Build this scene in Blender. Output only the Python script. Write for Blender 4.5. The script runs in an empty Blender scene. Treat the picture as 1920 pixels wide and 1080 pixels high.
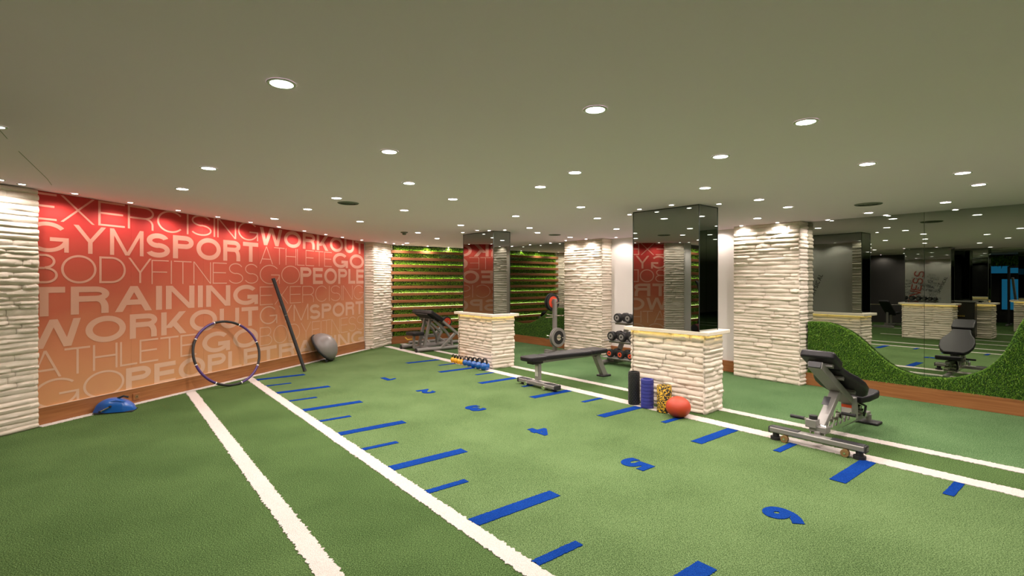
import bpy, bmesh, math, random
import numpy as np
from mathutils import Vector, Matrix
random.seed(7); RNG = np.random.default_rng(7)
PI = math.pi; R = math.radians
sc = bpy.context.scene; COL = sc.collection

# ------------------------------------------------------------------ camera, world, exposure
EYE = 1.58; FOC = 950.0; HZ = 527.0
cam = bpy.data.cameras.new('camera'); cam_o = bpy.data.objects.new('camera', cam); COL.objects.link(cam_o)
cam_o.location = (0, 0, EYE); cam_o.rotation_euler = (PI/2, 0, 0)
cam.sensor_width = 36; cam.lens = FOC/1920*36; cam.shift_y = -(540-HZ)/1920; cam.clip_start = .05
sc.camera = cam_o
w = bpy.data.worlds.new('world'); sc.world = w; w.use_nodes = True
w.node_tree.nodes['Background'].inputs[0].default_value = (.9, .95, 1, 1)
w.node_tree.nodes['Background'].inputs[1].default_value = .02
sc.view_settings.view_transform = 'Standard'; sc.view_settings.look = 'None'
sc.view_settings.gamma = 1; sc.view_settings.use_curve_mapping = False
sc.view_settings.exposure = 0.1
cy = sc.cycles
cy.use_denoising = True; cy.caustics_reflective = False; cy.caustics_refractive = False
cy.sample_clamp_indirect = 4; cy.max_bounces = 12; cy.diffuse_bounces = 7; cy.glossy_bounces = 6; cy.use_light_tree = True
BIG_W, SMALL_W = 60.0, 15.5          # watts of the floor downlights and of the wall washers

# ------------------------------------------------------------------ room frame: a runs along the floor lanes, b across them
TH = math.atan2(.624, .7815)
U = Vector((-.624, .7815, 0)); V = Vector((.7815, .624, 0))
CEIL = 2.487
def M(a, b, z=0): return U*a + V*b + Vector((0, 0, z))
def AB(p): return p.x*U.x+p.y*U.y, p.x*V.x+p.y*V.y
def ceil_z(x): return CEIL + .085*max(0, min(1, (-x-3.4)/1.75))
def G(px, py, z=0):                  # where the photo shows a point of known height
    Y = (EYE-z)*FOC/(py-HZ); return Vector(((px-960)/FOC*Y, Y, z))

# ------------------------------------------------------------------ materials
def mat(name, col, rough=.6, metal=0, spec=.5, noise=None, bump=None, emit=None, coat=0):
    m = bpy.data.materials.new(name); m.use_nodes = True; nt = m.node_tree; N = nt.nodes; L = nt.links
    p = N['Principled BSDF']
    p.inputs['Base Color'].default_value = (*col, 1); p.inputs['Roughness'].default_value = rough
    p.inputs['Metallic'].default_value = metal; p.inputs['Specular IOR Level'].default_value = spec
    if coat: p.inputs['Coat Weight'].default_value = coat; p.inputs['Coat Roughness'].default_value = .15
    tc = N.new('ShaderNodeTexCoord')
    if noise:                        # (scale, second colour, stretch)
        s, c2, st = noise
        mp = N.new('ShaderNodeMapping'); mp.inputs['Scale'].default_value = st; L.new(tc.outputs['Object'], mp.inputs[0])
        n = N.new('ShaderNodeTexNoise'); n.inputs['Scale'].default_value = s; n.inputs['Detail'].default_value = 5
        L.new(mp.outputs[0], n.inputs['Vector'])
        cr = N.new('ShaderNodeValToRGB'); cr.color_ramp.elements[0].position = .35; cr.color_ramp.elements[1].position = .65
        cr.color_ramp.elements[0].color = (*col, 1); cr.color_ramp.elements[1].color = (*c2, 1)
        L.new(n.outputs[0], cr.inputs[0]); L.new(cr.outputs[0], p.inputs['Base Color'])
    if bump:
        s, d = bump
        n = N.new('ShaderNodeTexNoise'); n.inputs['Scale'].default_value = s; n.inputs['Detail'].default_value = 4
        L.new(tc.outputs['Object'], n.inputs['Vector'])
        b = N.new('ShaderNodeBump'); b.inputs['Strength'].default_value = 1; b.inputs['Distance'].default_value = d
        L.new(n.outputs[0], b.inputs['Height']); L.new(b.outputs[0], p.inputs['Normal'])
    if emit:
        p.inputs['Emission Color'].default_value = (*emit[0], 1); p.inputs['Emission Strength'].default_value = emit[1]
        if len(emit) > 2: m.cycles.emission_sampling = 'NONE'
    return m

def turf_mat(name, c_dark, c_mid, c_light, scale=150, dist=.006):
    m = bpy.data.materials.new(name); m.use_nodes = True; nt = m.node_tree; N = nt.nodes; L = nt.links
    p = N['Principled BSDF']; p.inputs['Roughness'].default_value = .95; p.inputs['Specular IOR Level'].default_value = .04
    geo = N.new('ShaderNodeNewGeometry')
    n = N.new('ShaderNodeTexNoise'); n.inputs['Scale'].default_value = scale; n.inputs['Detail'].default_value = 3; n.inputs['Roughness'].default_value = .85
    L.new(geo.outputs['Position'], n.inputs['Vector'])
    v = N.new('ShaderNodeTexVoronoi'); v.inputs['Scale'].default_value = scale*.8; L.new(geo.outputs['Position'], v.inputs['Vector'])
    n2 = N.new('ShaderNodeTexNoise'); n2.inputs['Scale'].default_value = 1.3; n2.inputs['Detail'].default_value = 6
    L.new(geo.outputs['Position'], n2.inputs['Vector'])
    ad = N.new('ShaderNodeMath'); ad.operation = 'MULTIPLY_ADD'; ad.inputs[1].default_value = .12
    L.new(n2.outputs[0], ad.inputs[0]); L.new(n.outputs[0], ad.inputs[2])
    cr = N.new('ShaderNodeValToRGB'); e = cr.color_ramp.elements
    e[0].position = .46; e[0].color = (*c_dark, 1); e[1].position = .68; e[1].color = (*c_light, 1)  # dark end paints the shade between turf blades into the colour
    k = e.new(.56); k.color = (*c_mid, 1)
    L.new(ad.outputs[0], cr.inputs[0]); L.new(cr.outputs[0], p.inputs['Base Color'])
    b = N.new('ShaderNodeBump'); b.inputs['Strength'].default_value = .9; b.inputs['Distance'].default_value = dist
    L.new(v.outputs[0], b.inputs['Height']); L.new(b.outputs[0], p.inputs['Normal'])
    return m

def wood_mat(name, c1, c2, axis=0):
    m = bpy.data.materials.new(name); m.use_nodes = True; nt = m.node_tree; N = nt.nodes; L = nt.links
    p = N['Principled BSDF']; p.inputs['Roughness'].default_value = .38; p.inputs['Specular IOR Level'].default_value = .4
    tc = N.new('ShaderNodeTexCoord'); mp = N.new('ShaderNodeMapping')
    s = [26, 26, 26]; s[axis] = 1.2; mp.inputs['Scale'].default_value = s; L.new(tc.outputs['Object'], mp.inputs[0])
    n = N.new('ShaderNodeTexNoise'); n.inputs['Scale'].default_value = 1.6; n.inputs['Detail'].default_value = 6; n.inputs['Distortion'].default_value = .6
    L.new(mp.outputs[0], n.inputs['Vector'])
    cr = N.new('ShaderNodeValToRGB'); cr.color_ramp.elements[0].position = .3; cr.color_ramp.elements[1].position = .7
    cr.color_ramp.elements[0].color = (*c1, 1); cr.color_ramp.elements[1].color = (*c2, 1)
    L.new(n.outputs[0], cr.inputs[0]); L.new(cr.outputs[0], p.inputs['Base Color'])
    return m

def mirror_mat(name, col):
    m = bpy.data.materials.new(name); m.use_nodes = True; p = m.node_tree.nodes['Principled BSDF']
    p.inputs['Base Color'].default_value = (*col, 1); p.inputs['Metallic'].default_value = 1; p.inputs['Roughness'].default_value = 0.0
    return m

X = {}
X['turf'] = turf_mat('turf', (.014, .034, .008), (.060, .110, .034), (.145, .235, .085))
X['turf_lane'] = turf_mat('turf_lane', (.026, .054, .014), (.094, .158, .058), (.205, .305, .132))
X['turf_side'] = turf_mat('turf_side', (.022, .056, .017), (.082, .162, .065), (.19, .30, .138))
X['turf_white'] = turf_mat('turf_white', (.46, .415, .39), (.64, .585, .55), (.75, .70, .66), 300, .004)
X['turf_blue'] = turf_mat('turf_blue', (.002, .018, .13), (.004, .036, .24), (.012, .08, .36), 300, .004)
X['ceiling'] = mat('ceiling_paint', (.97, .79, .95), .95, spec=.1, noise=(.7, (.975, .80, .96), (1, 1, 1)))
X['crack'] = mat('crack', (.22, .21, .18), .9)
X['stone'] = mat('white_stone', (.74, .645, .545), .8, spec=.15, noise=(9, (.81, .73, .63), (1, 1, 1)), bump=(38, .003))
X['stone_core'] = mat('stone_joint', (.50, .45, .38), .9, spec=.1, bump=(60, .006))
X['cap'] = mat('travertine_cap', (.74, .66, .54), .45, noise=(6, (.82, .75, .64), (1, 1, 8)))
X['mirror'] = mirror_mat('tinted_wall_mirror', (.40, .43, .375))
X['mirror2'] = mirror_mat('tinted_column_mirror', (.30, .325, .30))
X['edge'] = mat('mirror_edge', (.02, .025, .022), .3)
X['wood'] = wood_mat('walnut_baseboard', (.24, .085, .028), (.36, .15, .055), 0)
X['slat'] = wood_mat('walnut_slat', (.22, .082, .03), (.34, .14, .055), 0)
X['white_wall'] = mat('white_wall_paint', (.74, .70, .68), .8, spec=.2, noise=(1.5, (.78, .74, .72), (1, 1, 1)))
X['dark_wall'] = mat('charcoal_wall_paint', (.045, .04, .04), .7)
X['black'] = mat('black_gap', (.006, .006, .006), .8)
X['letter'] = None
X['vinyl'] = mat('black_vinyl', (.011, .010, .013), .42, spec=.3, bump=(220, .0008))
X['rubber'] = mat('black_rubber', (.012, .012, .013), .6)
X['tube'] = mat('grey_painted_tube', (.25, .24, .23), .42, metal=.35)
X['silver'] = mat('silver_painted_steel', (.27, .26, .25), .5, metal=.35)
X['chrome'] = mat('chrome', (.75, .73, .68), .12, metal=1)
X['gold'] = mat('yellow_handle', (.75, .48, .04), .4)
X['brass'] = mat('brown_wheel', (.22, .13, .05), .5)
X['kyellow'] = mat('yellow_vinyl', (.80, .38, .012), .3, coat=.3)
X['kblue'] = mat('blue_vinyl', (.004, .09, .36), .25, coat=.4)
X['handle'] = mat('black_handle', (.012, .011, .010), .3)
X['red'] = mat('orange_rubber_ball', (.42, .042, .014), .5, bump=(300, .0008))
X['plate_red'] = mat('red_plate', (.62, .06, .02), .45)
X['purple'] = mat('purple_foam', (.06, .022, .14), .4)
X['white'] = mat('white_tape', (.8, .78, .75), .5)
X['blue_plastic'] = mat('blue_plastic', (.005, .10, .42), .28, coat=.5)
X['navy'] = mat('navy_foam', (.035, .04, .26), .5)
X['teal'] = mat('teal_liner', (.03, .12, .11), .5)
X['bosu'] = mat('grey_dome', (.20, .185, .18), .38, bump=(60, .0008))
X['label_paper'] = mat('label_paper', (.62, .62, .58), .5)
X['label_red'] = mat('label_red', (.75, .09, .02), .5)
X['dark_plastic'] = mat('dark_plastic', (.02, .02, .025), .4)
X['grille'] = mat('grey_grille', (.20, .20, .18), .7)
X['trim_white'] = mat('lamp_trim', (.72, .72, .66), .5)
X['lens'] = mat('lamp_lens', (1, 1, 1), .5, emit=((1, .97, .9), 22, 1))
X['led'] = mat('yellow_led', (1, .8, .3), .5, emit=((1, .72, .20), 8))
X['led2'] = mat('slat_led', (1, .95, .7), .5, emit=((1, .95, .55), 22.0))
X['cyan'] = mat('cyan_screen', (.0, .1, .2), .4, emit=((.02, .28, .60), .45))
X['cabinet'] = mat('black_cabinet', (.012, .011, .011), .35)
X['redink'] = mat('red_print', (.55, .12, .09), .7)
X['greyink'] = mat('grey_print', (.20, .20, .20), .7)
X['plum'] = mat('maroon_foam', (.12, .012, .02), .6)

def grass_mat(name, c1, c2, c3):
    m = bpy.data.materials.new(name); m.use_nodes = True; nt = m.node_tree; N = nt.nodes; L = nt.links
    p = N['Principled BSDF']; p.inputs['Roughness'].default_value = .5; p.inputs['Specular IOR Level'].default_value = .4
    geo = N.new('ShaderNodeNewGeometry')
    wn = N.new('ShaderNodeTexWhiteNoise'); wn.noise_dimensions = '1D'
    L.new(geo.outputs['Random Per Island'], wn.inputs['W'])
    cr = N.new('ShaderNodeValToRGB'); e = cr.color_ramp.elements
    e[0].position = .1; e[0].color = (*c1, 1); e[1].position = .98; e[1].color = (*c3, 1); k = e.new(.6); k.color = (*c2, 1)
    L.new(wn.outputs[0], cr.inputs[0]); L.new(cr.outputs[0], p.inputs['Base Color'])
    return m
X['grass'] = grass_mat('artificial_grass', (.040, .13, .005), (.10, .27, .011), (.27, .45, .045))
X['grass_bright'] = grass_mat('bright_artificial_grass', (.10, .26, .008), (.22, .46, .015), (.42, .66, .06))
X['grass_back'] = mat('grass_backing', (.02, .06, .008), .9)

def mural_mat():
    m = bpy.data.materials.new('mural_print'); m.use_nodes = True; nt = m.node_tree; N = nt.nodes; L = nt.links
    p = N['Principled BSDF']; p.inputs['Roughness'].default_value = .6; p.inputs['Specular IOR Level'].default_value = .12
    tc = N.new('ShaderNodeTexCoord'); sp = N.new('ShaderNodeSeparateXYZ'); L.new(tc.outputs['Object'], sp.inputs[0])
    n = N.new('ShaderNodeTexNoise'); n.inputs['Scale'].default_value = 1.1; n.inputs['Detail'].default_value = 7; n.inputs['Distortion'].default_value = 1.6
    L.new(tc.outputs['Object'], n.inputs['Vector'])
    # height, plus a slow shift along the wall, plus print blotches
    a1 = N.new('ShaderNodeMath'); a1.operation = 'MULTIPLY_ADD'; a1.inputs[1].default_value = -.045; L.new(sp.outputs[0], a1.inputs[0]); L.new(sp.outputs[2], a1.inputs[2])
    a2 = N.new('ShaderNodeMath'); a2.operation = 'MULTIPLY_ADD'; a2.inputs[1].default_value = .55; L.new(n.outputs[0], a2.inputs[0]); L.new(a1.outputs[0], a2.inputs[2])
    a3 = N.new('ShaderNodeMath'); a3.operation = 'MULTIPLY'; a3.inputs[1].default_value = 1/2.9; L.new(a2.outputs[0], a3.inputs[0])
    cr = N.new('ShaderNodeValToRGB'); e = cr.color_ramp.elements
    e[0].position = .08; e[0].color = (.56, .31, .14, 1); e[1].position = .86; e[1].color = (.46, .040, .036, 1)
    k = e.new(.30); k.color = (.56, .235, .115, 1); k = e.new(.55); k.color = (.52, .125, .072, 1)
    L.new(a3.outputs[0], cr.inputs[0]); L.new(cr.outputs[0], p.inputs['Base Color'])
    return m
def letter_mat():
    m = bpy.data.materials.new('mural_lettering'); m.use_nodes = True; nt = m.node_tree; N = nt.nodes; L = nt.links
    p = N['Principled BSDF']; p.inputs['Roughness'].default_value = .6; p.inputs['Specular IOR Level'].default_value = .12
    tc = N.new('ShaderNodeTexCoord'); sp = N.new('ShaderNodeSeparateXYZ'); L.new(tc.outputs['Object'], sp.inputs[0])
    a3 = N.new('ShaderNodeMath'); a3.operation = 'MULTIPLY'; a3.inputs[1].default_value = 1/2.6; L.new(sp.outputs[2], a3.inputs[0])
    cr = N.new('ShaderNodeValToRGB'); e = cr.color_ramp.elements
    e[0].position = .0; e[0].color = (.62, .42, .29, 1); e[1].position = .95; e[1].color = (.66, .28, .22, 1)
    L.new(a3.outputs[0], cr.inputs[0]); L.new(cr.outputs[0], p.inputs['Base Color'])
    return m
X['mural'] = mural_mat(); X['letter'] = letter_mat()

# ------------------------------------------------------------------ helpers
def tag(o, label=None, cat=None, group=None, kind=None):
    if label: o['label'] = label
    if cat: o['category'] = cat
    if group: o['group'] = group
    if kind: o['kind'] = kind
    return o
def thing(name, label, cat, loc=(0, 0, 0), yaw=TH, group=None):
    o = bpy.data.objects.new(name, None); COL.objects.link(o); o.location = loc; o.rotation_euler = (0, 0, yaw)
    o.empty_display_size = .1
    return tag(o, label, cat, group)
def link_mesh(name, me, parent=None, loc=None, rot=None):
    o = bpy.data.objects.new(name, me); COL.objects.link(o)
    if parent: o.parent = parent
    if loc is not None: o.location = loc
    if rot is not None: o.rotation_euler = rot
    return o
def frame_of(p0, p1):
    d = (Vector(p1)-Vector(p0)); L = d.length; z = d.normalized()
    x = z.orthogonal().normalized(); y = z.cross(x); return x, y, z, L
class MB:
    def __init__(s): s.bm = bmesh.new()
    def box(s, x0, x1, y0, y1, z0, z1, mtx=None):
        r = bmesh.ops.create_cube(s.bm, size=1)['verts']
        for v in r:
            v.co = Vector(((x0+x1)/2+v.co.x*(x1-x0), (y0+y1)/2+v.co.y*(y1-y0), (z0+z1)/2+v.co.z*(z1-z0)))
            if mtx: v.co = mtx @ v.co
        return s
    def bar(s, p0, p1, w, h, up=(0, 0, 1)):      # rectangular tube between two points
        p0 = Vector(p0); p1 = Vector(p1); z = (p1-p0).normalized(); u = Vector(up)
        if abs(z.dot(u)) > .98: u = Vector((0, 1, 0))
        x = z.cross(u).normalized(); y = x.cross(z).normalized()
        vs = []
        for p in (p0, p1):
            for i, j in ((-1, -1), (1, -1), (1, 1), (-1, 1)): vs.append(s.bm.verts.new(p + x*(i*w/2) + y*(j*h/2)))
        f = s.bm.faces.new
        f(vs[:4][::-1]); f(vs[4:])
        for k in range(4): f((vs[k], vs[(k+1) % 4], vs[4+(k+1) % 4], vs[4+k]))
        return s
    def cyl(s, p0, p1, r0, r1=None, n=16, cap=True):
        r1 = r0 if r1 is None else r1; x, y, z, L = frame_of(p0, p1); A = []; B = []
        for k in range(n):
            t = 2*PI*k/n; d = x*math.cos(t)+y*math.sin(t)
            A.append(s.bm.verts.new(Vector(p0)+d*r0)); B.append(s.bm.verts.new(Vector(p1)+d*r1))
        for k in range(n): s.bm.faces.new((A[k], A[(k+1) % n], B[(k+1) % n], B[k]))
        if cap: s.bm.faces.new(A[::-1]); s.bm.faces.new(B)
        return s
    def tube(s, pts, r, n=10, closed=False):
        pts = [Vector(p) for p in pts]; m = len(pts); rings = []; prev = None
        for i, p in enumerate(pts):
            if closed: t = (pts[(i+1) % m]-pts[i-1]).normalized()
            else: t = (pts[min(i+1, m-1)]-pts[max(i-1, 0)]).normalized()
            if prev is None: x = t.orthogonal().normalized()
            else: x = (prev - t*prev.dot(t)).normalized()
            prev = x; y = t.cross(x); rr = r[i] if isinstance(r, (list, tuple)) else r
            rings.append([s.bm.verts.new(p+(x*math.cos(2*PI*k/n)+y*math.sin(2*PI*k/n))*rr) for k in range(n)])
        for i in range(m if closed else m-1):
            A = rings[i]; B = rings[(i+1) % m]
            for k in range(n): s.bm.faces.new((A[k], A[(k+1) % n], B[(k+1) % n], B[k]))
        if not closed: s.bm.faces.new(rings[0][::-1]); s.bm.faces.new(rings[-1])
        return s
    def lathe(s, prof, n=24, mtx=None, squash=(1, 1)):
        rings = []
        for r, z in prof:
            if r < 1e-5: v = Vector((0, 0, z)); rings.append([s.bm.verts.new(mtx @ v if mtx else v)])
            else:
                ring = []
                for k in range(n):
                    v = Vector((r*math.cos(2*PI*k/n)*squash[0], r*math.sin(2*PI*k/n)*squash[1], z)); ring.append(s.bm.verts.new(mtx @ v if mtx else v))
                rings.append(ring)
        for A, B in zip(rings, rings[1:]):
            if len(A) == 1 and len(B) == 1: continue
            for k in range(n):
                if len(A) == 1: s.bm.faces.new((A[0], B[k], B[(k+1) % n]))
                elif len(B) == 1: s.bm.faces.new((A[k], A[(k+1) % n], B[0]))
                else: s.bm.faces.new((A[k], A[(k+1) % n], B[(k+1) % n], B[k]))
        if len(rings[0]) > 1: s.bm.faces.new(rings[0][::-1])
        if len(rings[-1]) > 1: s.bm.faces.new(rings[-1])
        return s
    def prism(s, outline, z0, z1, mtx=None):     # outline in x,y
        A = [s.bm.verts.new((mtx @ Vector((x, y, z0))) if mtx else Vector((x, y, z0))) for x, y in outline]
        B = [s.bm.verts.new((mtx @ Vector((x, y, z1))) if mtx else Vector((x, y, z1))) for x, y in outline]
        n = len(A); s.bm.faces.new(A[::-1]); s.bm.faces.new(B)
        for k in range(n): s.bm.faces.new((A[k], A[(k+1) % n], B[(k+1) % n], B[k]))
        return s
    def build(s, name, m, parent=None, loc=None, rot=None, bevel=0, seg=2, smooth=True):
        bmesh.ops.recalc_face_normals(s.bm, faces=s.bm.faces[:])
        me = bpy.data.meshes.new(name); s.bm.to_mesh(me); s.bm.free()
        if isinstance(m, str): m = X[m]
        me.materials.append(m)
        if smooth:
            me.polygons.foreach_set('use_smooth', [True]*len(me.polygons))
            me.set_sharp_from_angle(angle=R(38))
        o = link_mesh(name, me, parent, loc, rot)
        if bevel:
            md = o.modifiers.new('bevel', 'BEVEL'); md.width = bevel; md.segments = seg; md.limit_method = 'ANGLE'; md.angle_limit = R(40)
            md.harden_normals = False
        return o
def struct(o, label=None): o['kind'] = 'structure'; return o

# ------------------------------------------------------------------ setting: floor, ceiling, walls
fl = MB(); fl.box(-13, 13, -12, 16, -.05, 0); floor = struct(fl.build('floor', 'turf'))
# (x = b, y = a in the room frame)
floor_root = floor
def on_floor_root(o): o.parent = floor; return o

def strip(name, pts_lo, pts_hi, m, z=.005, jag=.010, step=.011):
    """inlaid strip of turf between two edges given as world points, with frayed edges"""
    def walk(P):
        out = []
        for p, q in zip(P, P[1:]):
            n = max(1, int((q-p).length/step))
            for k in range(n): out.append(p.lerp(q, k/n))
        out.append(P[-1]); return out
    A = walk(pts_lo); B = walk(pts_hi); n = min(len(A), len(B))
    A = [A[round(i*(len(A)-1)/(n-1))].copy() for i in range(n)]; B = [B[round(i*(len(B)-1)/(n-1))].copy() for i in range(n)]
    for i in range(n):
        d = (B[i]-A[i]); d.z = 0; d = d.normalized()
        A[i] -= d*random.uniform(-jag, jag)*random.random()*1.6; B[i] += d*random.uniform(-jag, jag)*random.random()*1.6
    vs = []; fs = []
    for i in range(n):
        a, b = A[i], B[i]
        vs += [(a.x, a.y, .0005), (a.x, a.y, z), (b.x, b.y, z), (b.x, b.y, .0005)]
    for i in range(n-1):
        k = 4*i
        for j in range(3): fs.append((k+j, k+j+1, k+j+5, k+j+4))
    me = bpy.data.meshes.new(name); me.from_pydata(vs, [], fs); me.materials.append(X[m]); me.update()
    return link_mesh(name, me, floor)
WA = Vector((-5.17, 5.50, 0)); WB = Vector((-3.42, 11.73, 0)); WD = (WB-WA).normalized(); WN = Vector((WD.y, -WD.x, 0))
WYAW = math.atan2(WD.y, WD.x)
def wall_hit(b):        # a of the mural wall's foot at a given b
    # WA + t*WD, b = const
    a0, b0 = AB(WA); a1, b1 = AB(WB); return a0 + (a1-a0)*(b-b0)/(b1-b0)
def lane(b0, b1, a0, a1, m='turf_white', label=None, **k):
    o = strip('white_line', [M(a0, b0[0]), M(a1, b0[1])], [M(a0, b1[0]), M(a1, b1[1])], m, **k)
    if label: o['label'] = label
    return o
lane((.875, .867), (1.0, .985), -1.5, wall_hit(.93)-.12, label='white turf line furthest left, running to the mural wall')
lane((1.748, 1.742), (1.873, 1.855), -1.5, wall_hit(1.8)-.12, label='white turf line along the left ends of the blue ticks')
lane((5.215, 5.20), (5.40, 5.36), -3, 11.45, label='white turf line passing in front of the two stone counters')
lane((5.91, 5.74), (6.05, 5.87), -3, 11.7, label='narrower white turf line nearest the mirrored wall')
lane((-.36, -.36), (-.27, -.27), -4, 3.3); lane((-1.45, -1.45), (-1.36, -1.36), -4, 5)
lane((-3.95, -3.95), (-3.85, -3.85), -4, 6.5)
for (s0, s1) in ((0.0, 6.6),):
    strip('white_line', [WA+WD*s0, WA+WD*s1], [WA+WD*s0+WN*.10, WA+WD*s1+WN*.10], 'turf_white')['label'] = 'white turf strip along the foot of the mural wall'
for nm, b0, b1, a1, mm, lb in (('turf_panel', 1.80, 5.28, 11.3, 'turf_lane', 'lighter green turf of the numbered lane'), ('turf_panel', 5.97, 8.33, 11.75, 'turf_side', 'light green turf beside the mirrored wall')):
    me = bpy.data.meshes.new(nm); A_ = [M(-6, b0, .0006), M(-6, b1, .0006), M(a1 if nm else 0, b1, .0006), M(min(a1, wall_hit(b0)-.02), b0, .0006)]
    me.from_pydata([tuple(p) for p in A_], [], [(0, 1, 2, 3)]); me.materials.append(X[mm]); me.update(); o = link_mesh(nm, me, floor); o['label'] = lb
TICKS = [1.52+1.225*k for k in range(7)]
for i, a in enumerate(TICKS):
    if a < 9:
        strip('tick_mark', [M(a-.058, 1.865), M(a-.058, 2.60)], [M(a+.058, 1.865), M(a+.058, 2.60)], 'turf_blue', jag=.003)
    strip('tick_mark', [M(a-.058, 4.49), M(a-.058, 5.205)], [M(a+.058, 4.49), M(a+.058, 5.205)], 'turf_blue', jag=.003)
    if i < 6: strip('tick_mark', [M(a+.58, 1.865), M(a+.58, 2.22)], [M(a+.645, 1.865), M(a+.645, 2.22)], 'turf_blue', jag=.003)
    strip('tick_mark', [M(a-.64, 4.84), M(a-.64, 5.205)], [M(a-.575, 4.84), M(a-.575, 5.205)], 'turf_blue', jag=.003)
def text_mesh(txt, size, offset=0, extrude=.002):
    c = bpy.data.curves.new('t', 'FONT'); c.body = txt; c.size = size; c.offset = offset; c.extrude = extrude
    c.align_x = 'CENTER'; c.align_y = 'CENTER'; c.resolution_u = 6
    o = bpy.data.objects.new('t', c); COL.objects.link(o)
    dg = bpy.context.evaluated_depsgraph_get(); me = bpy.data.meshes.new_from_object(o.evaluated_get(dg))
    bpy.data.objects.remove(o); return me
def one_mesh():
    o_ = [(.03, -.1375), (.03, .1375), (-.03, .1375), (-.115, .075), (-.115, .02), (-.035, .062), (-.035, -.1375)]
    mb = MB(); mb.prism(o_, -.002, .002); me_ = bpy.data.meshes.new('one'); mb.bm.to_mesh(me_); mb.bm.free(); return me_
for i in range(6):
    me = text_mesh(str(6-i), .34, .02) if i < 5 else one_mesh(); me.materials.clear(); me.materials.append(X['turf_blue'])
    xs = [v.co.x for v in me.vertices]; ys = [v.co.y for v in me.vertices]
    cx_, cy_ = (min(xs)+max(xs))/2, (min(ys)+max(ys))/2; sy = .275/(max(ys)-min(ys)); sx = min(1.25*sy, .2/(max(xs)-min(xs)))
    for v in me.vertices: v.co = Vector(((v.co.x-cx_)*sx, (v.co.y-cy_)*sy, v.co.z+.0035))
    # top of the digit points along -a, its right side along -b
    o = link_mesh('number', me, floor, M(TICKS[i], 3.56), (0, 0, TH+PI))
    o['label'] = 'blue turf numeral %d laid in the lane' % (6-i)

# ceiling: slightly higher towards the left corner of the mural wall
xs = [-13, -5.15, -4.6, -4.2, -3.8, -3.4, 13]; vs = []; fs = []
for x in xs:
    for y in (-12, 16): vs.append((x, y, ceil_z(x)))
for i in range(len(xs)-1): fs.append((2*i, 2*i+1, 2*i+3, 2*i+2))
n0 = len(vs)
for x in xs:
    for y in (-12, 16): vs.append((x, y, ceil_z(x)+.1))
for i in range(len(xs)-1): fs.append((n0+2*i, n0+2*i+2, n0+2*i+3, n0+2*i+1))
me = bpy.data.meshes.new('ceiling'); me.from_pydata(vs, [], fs); me.materials.append(X['ceiling']); me.update()
ceiling = struct(link_mesh('ceiling', me))
ck = MB()                            # hairline crack in the plaster
cp = [(-2.9, 2.75), (-3.06, 3.15), (-3.45, 3.75), (-3.72, 4.05), (-4.05, 4.55)]
cp = [((px-960)/FOC*Y, Y) for px, Y in ((0, 3.05), (38, 3.6), (75, 4.35), (88, 4.7), (97, 5.1))]
for (x0, y0), (x1, y1) in zip(cp, cp[1:]):
    ck.bar((x0, y0, ceil_z(x0)-.0005), (x1, y1, ceil_z(x1)-.0005), .004, .002)
o = ck.build('crack', 'crack', ceiling, smooth=False)

def wall(name, a0, b0, a1, b1, m, th=.1, z1=2.62, out=1, z0=0):
    """wall from (a0,b0) to (a1,b1); its body lies on the left of that direction when out = 1"""
    p, q = M(a0, b0), M(a1, b1); d = (q-p); L = d.length; yaw = math.atan2(d.y, d.x)
    return struct(MB().box(0, L, 0 if out > 0 else -th, th if out > 0 else 0, z0, z1).build(name, m, None, p, (0, 0, yaw), smooth=False))
wall('wall_right', -9, 8.5, 12.2, 8.5, 'white_wall', out=-1)
wall('wall_back', 11.9, 5.0, 11.9, 8.5, 'white_wall', out=1)
wall('wall_far_left', -9, -10, 9.5, -10, 'dark_wall', out=1)
wall('wall_front', -6.5, -10, -6.5, 8.5, 'white_wall', out=-1)  # unseen wall, set white and closer to bounce light onto the ceiling
wall('wall_dark', 4.35, -6.4, 7.3, -6.4, 'dark_wall', out=1)
wall('wall_slatted', 7.42, -6.4, 7.42, -1.0, 'dark_wall', out=1)
p0 = WA - WD*.75 - WN*.03; 
struct(MB().box(0, 7.7, 0, .12, 0, 2.62).build('wall_left', 'white_wall', None, p0, (0, 0, WYAW), smooth=False))

# ------------------------------------------------------------------ split-face stone
def stone_variant(seed):
    rnd = random.Random(seed); bm = bmesh.new(); nx, nz = 6, 4; grid = []
    tw = [rnd.uniform(-.12, .12) for _ in range(nx)]
    for j in range(nz):
        row = []
        for i in range(nx):
            x = -.5+i/(nx-1); z = -.5+j/(nz-1)
            ex = 1-abs(2*x)**6*.45; ez = 1 - (abs(2*z)**3.2)*.5
            y = max(.2, (.74+rnd.uniform(-.10, .13)+tw[i]*.7))*ex*ez
            zz = z*(1-.10*(abs(2*x)**6)) + rnd.uniform(-.06, .06)
            xx = x + (rnd.uniform(-.02, .02) if 0 < i < nx-1 else 0)*1.5
            row.append(bm.verts.new((xx, y, zz)))
        grid.append(row)
    for j in range(nz-1):
        for i in range(nx-1): bm.faces.new((grid[j][i], grid[j+1][i], grid[j+1][i+1], grid[j][i+1]))
    per = grid[0][:] + [grid[j][-1] for j in range(1, nz)] + grid[-1][::-1][1:] + [grid[j][0] for j in range(nz-2, 0, -1)]
    back = [bm.verts.new((v.co.x, -.3, v.co.z*.86)) for v in per]; n = len(per)
    for k in range(n): bm.faces.new((per[k], per[(k+1) % n], back[(k+1) % n], back[k]))
    bmesh.ops.recalc_face_normals(bm, faces=bm.faces[:])
    me = bpy.data.meshes.new('stone'); bm.to_mesh(me); bm.free(); me.materials.append(X['stone'])
    me.polygons.foreach_set('use_smooth', [True]*len(me.polygons)); me.set_sharp_from_angle(angle=R(52))
    return me
STONES = [stone_variant(s) for s in range(10)]
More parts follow.
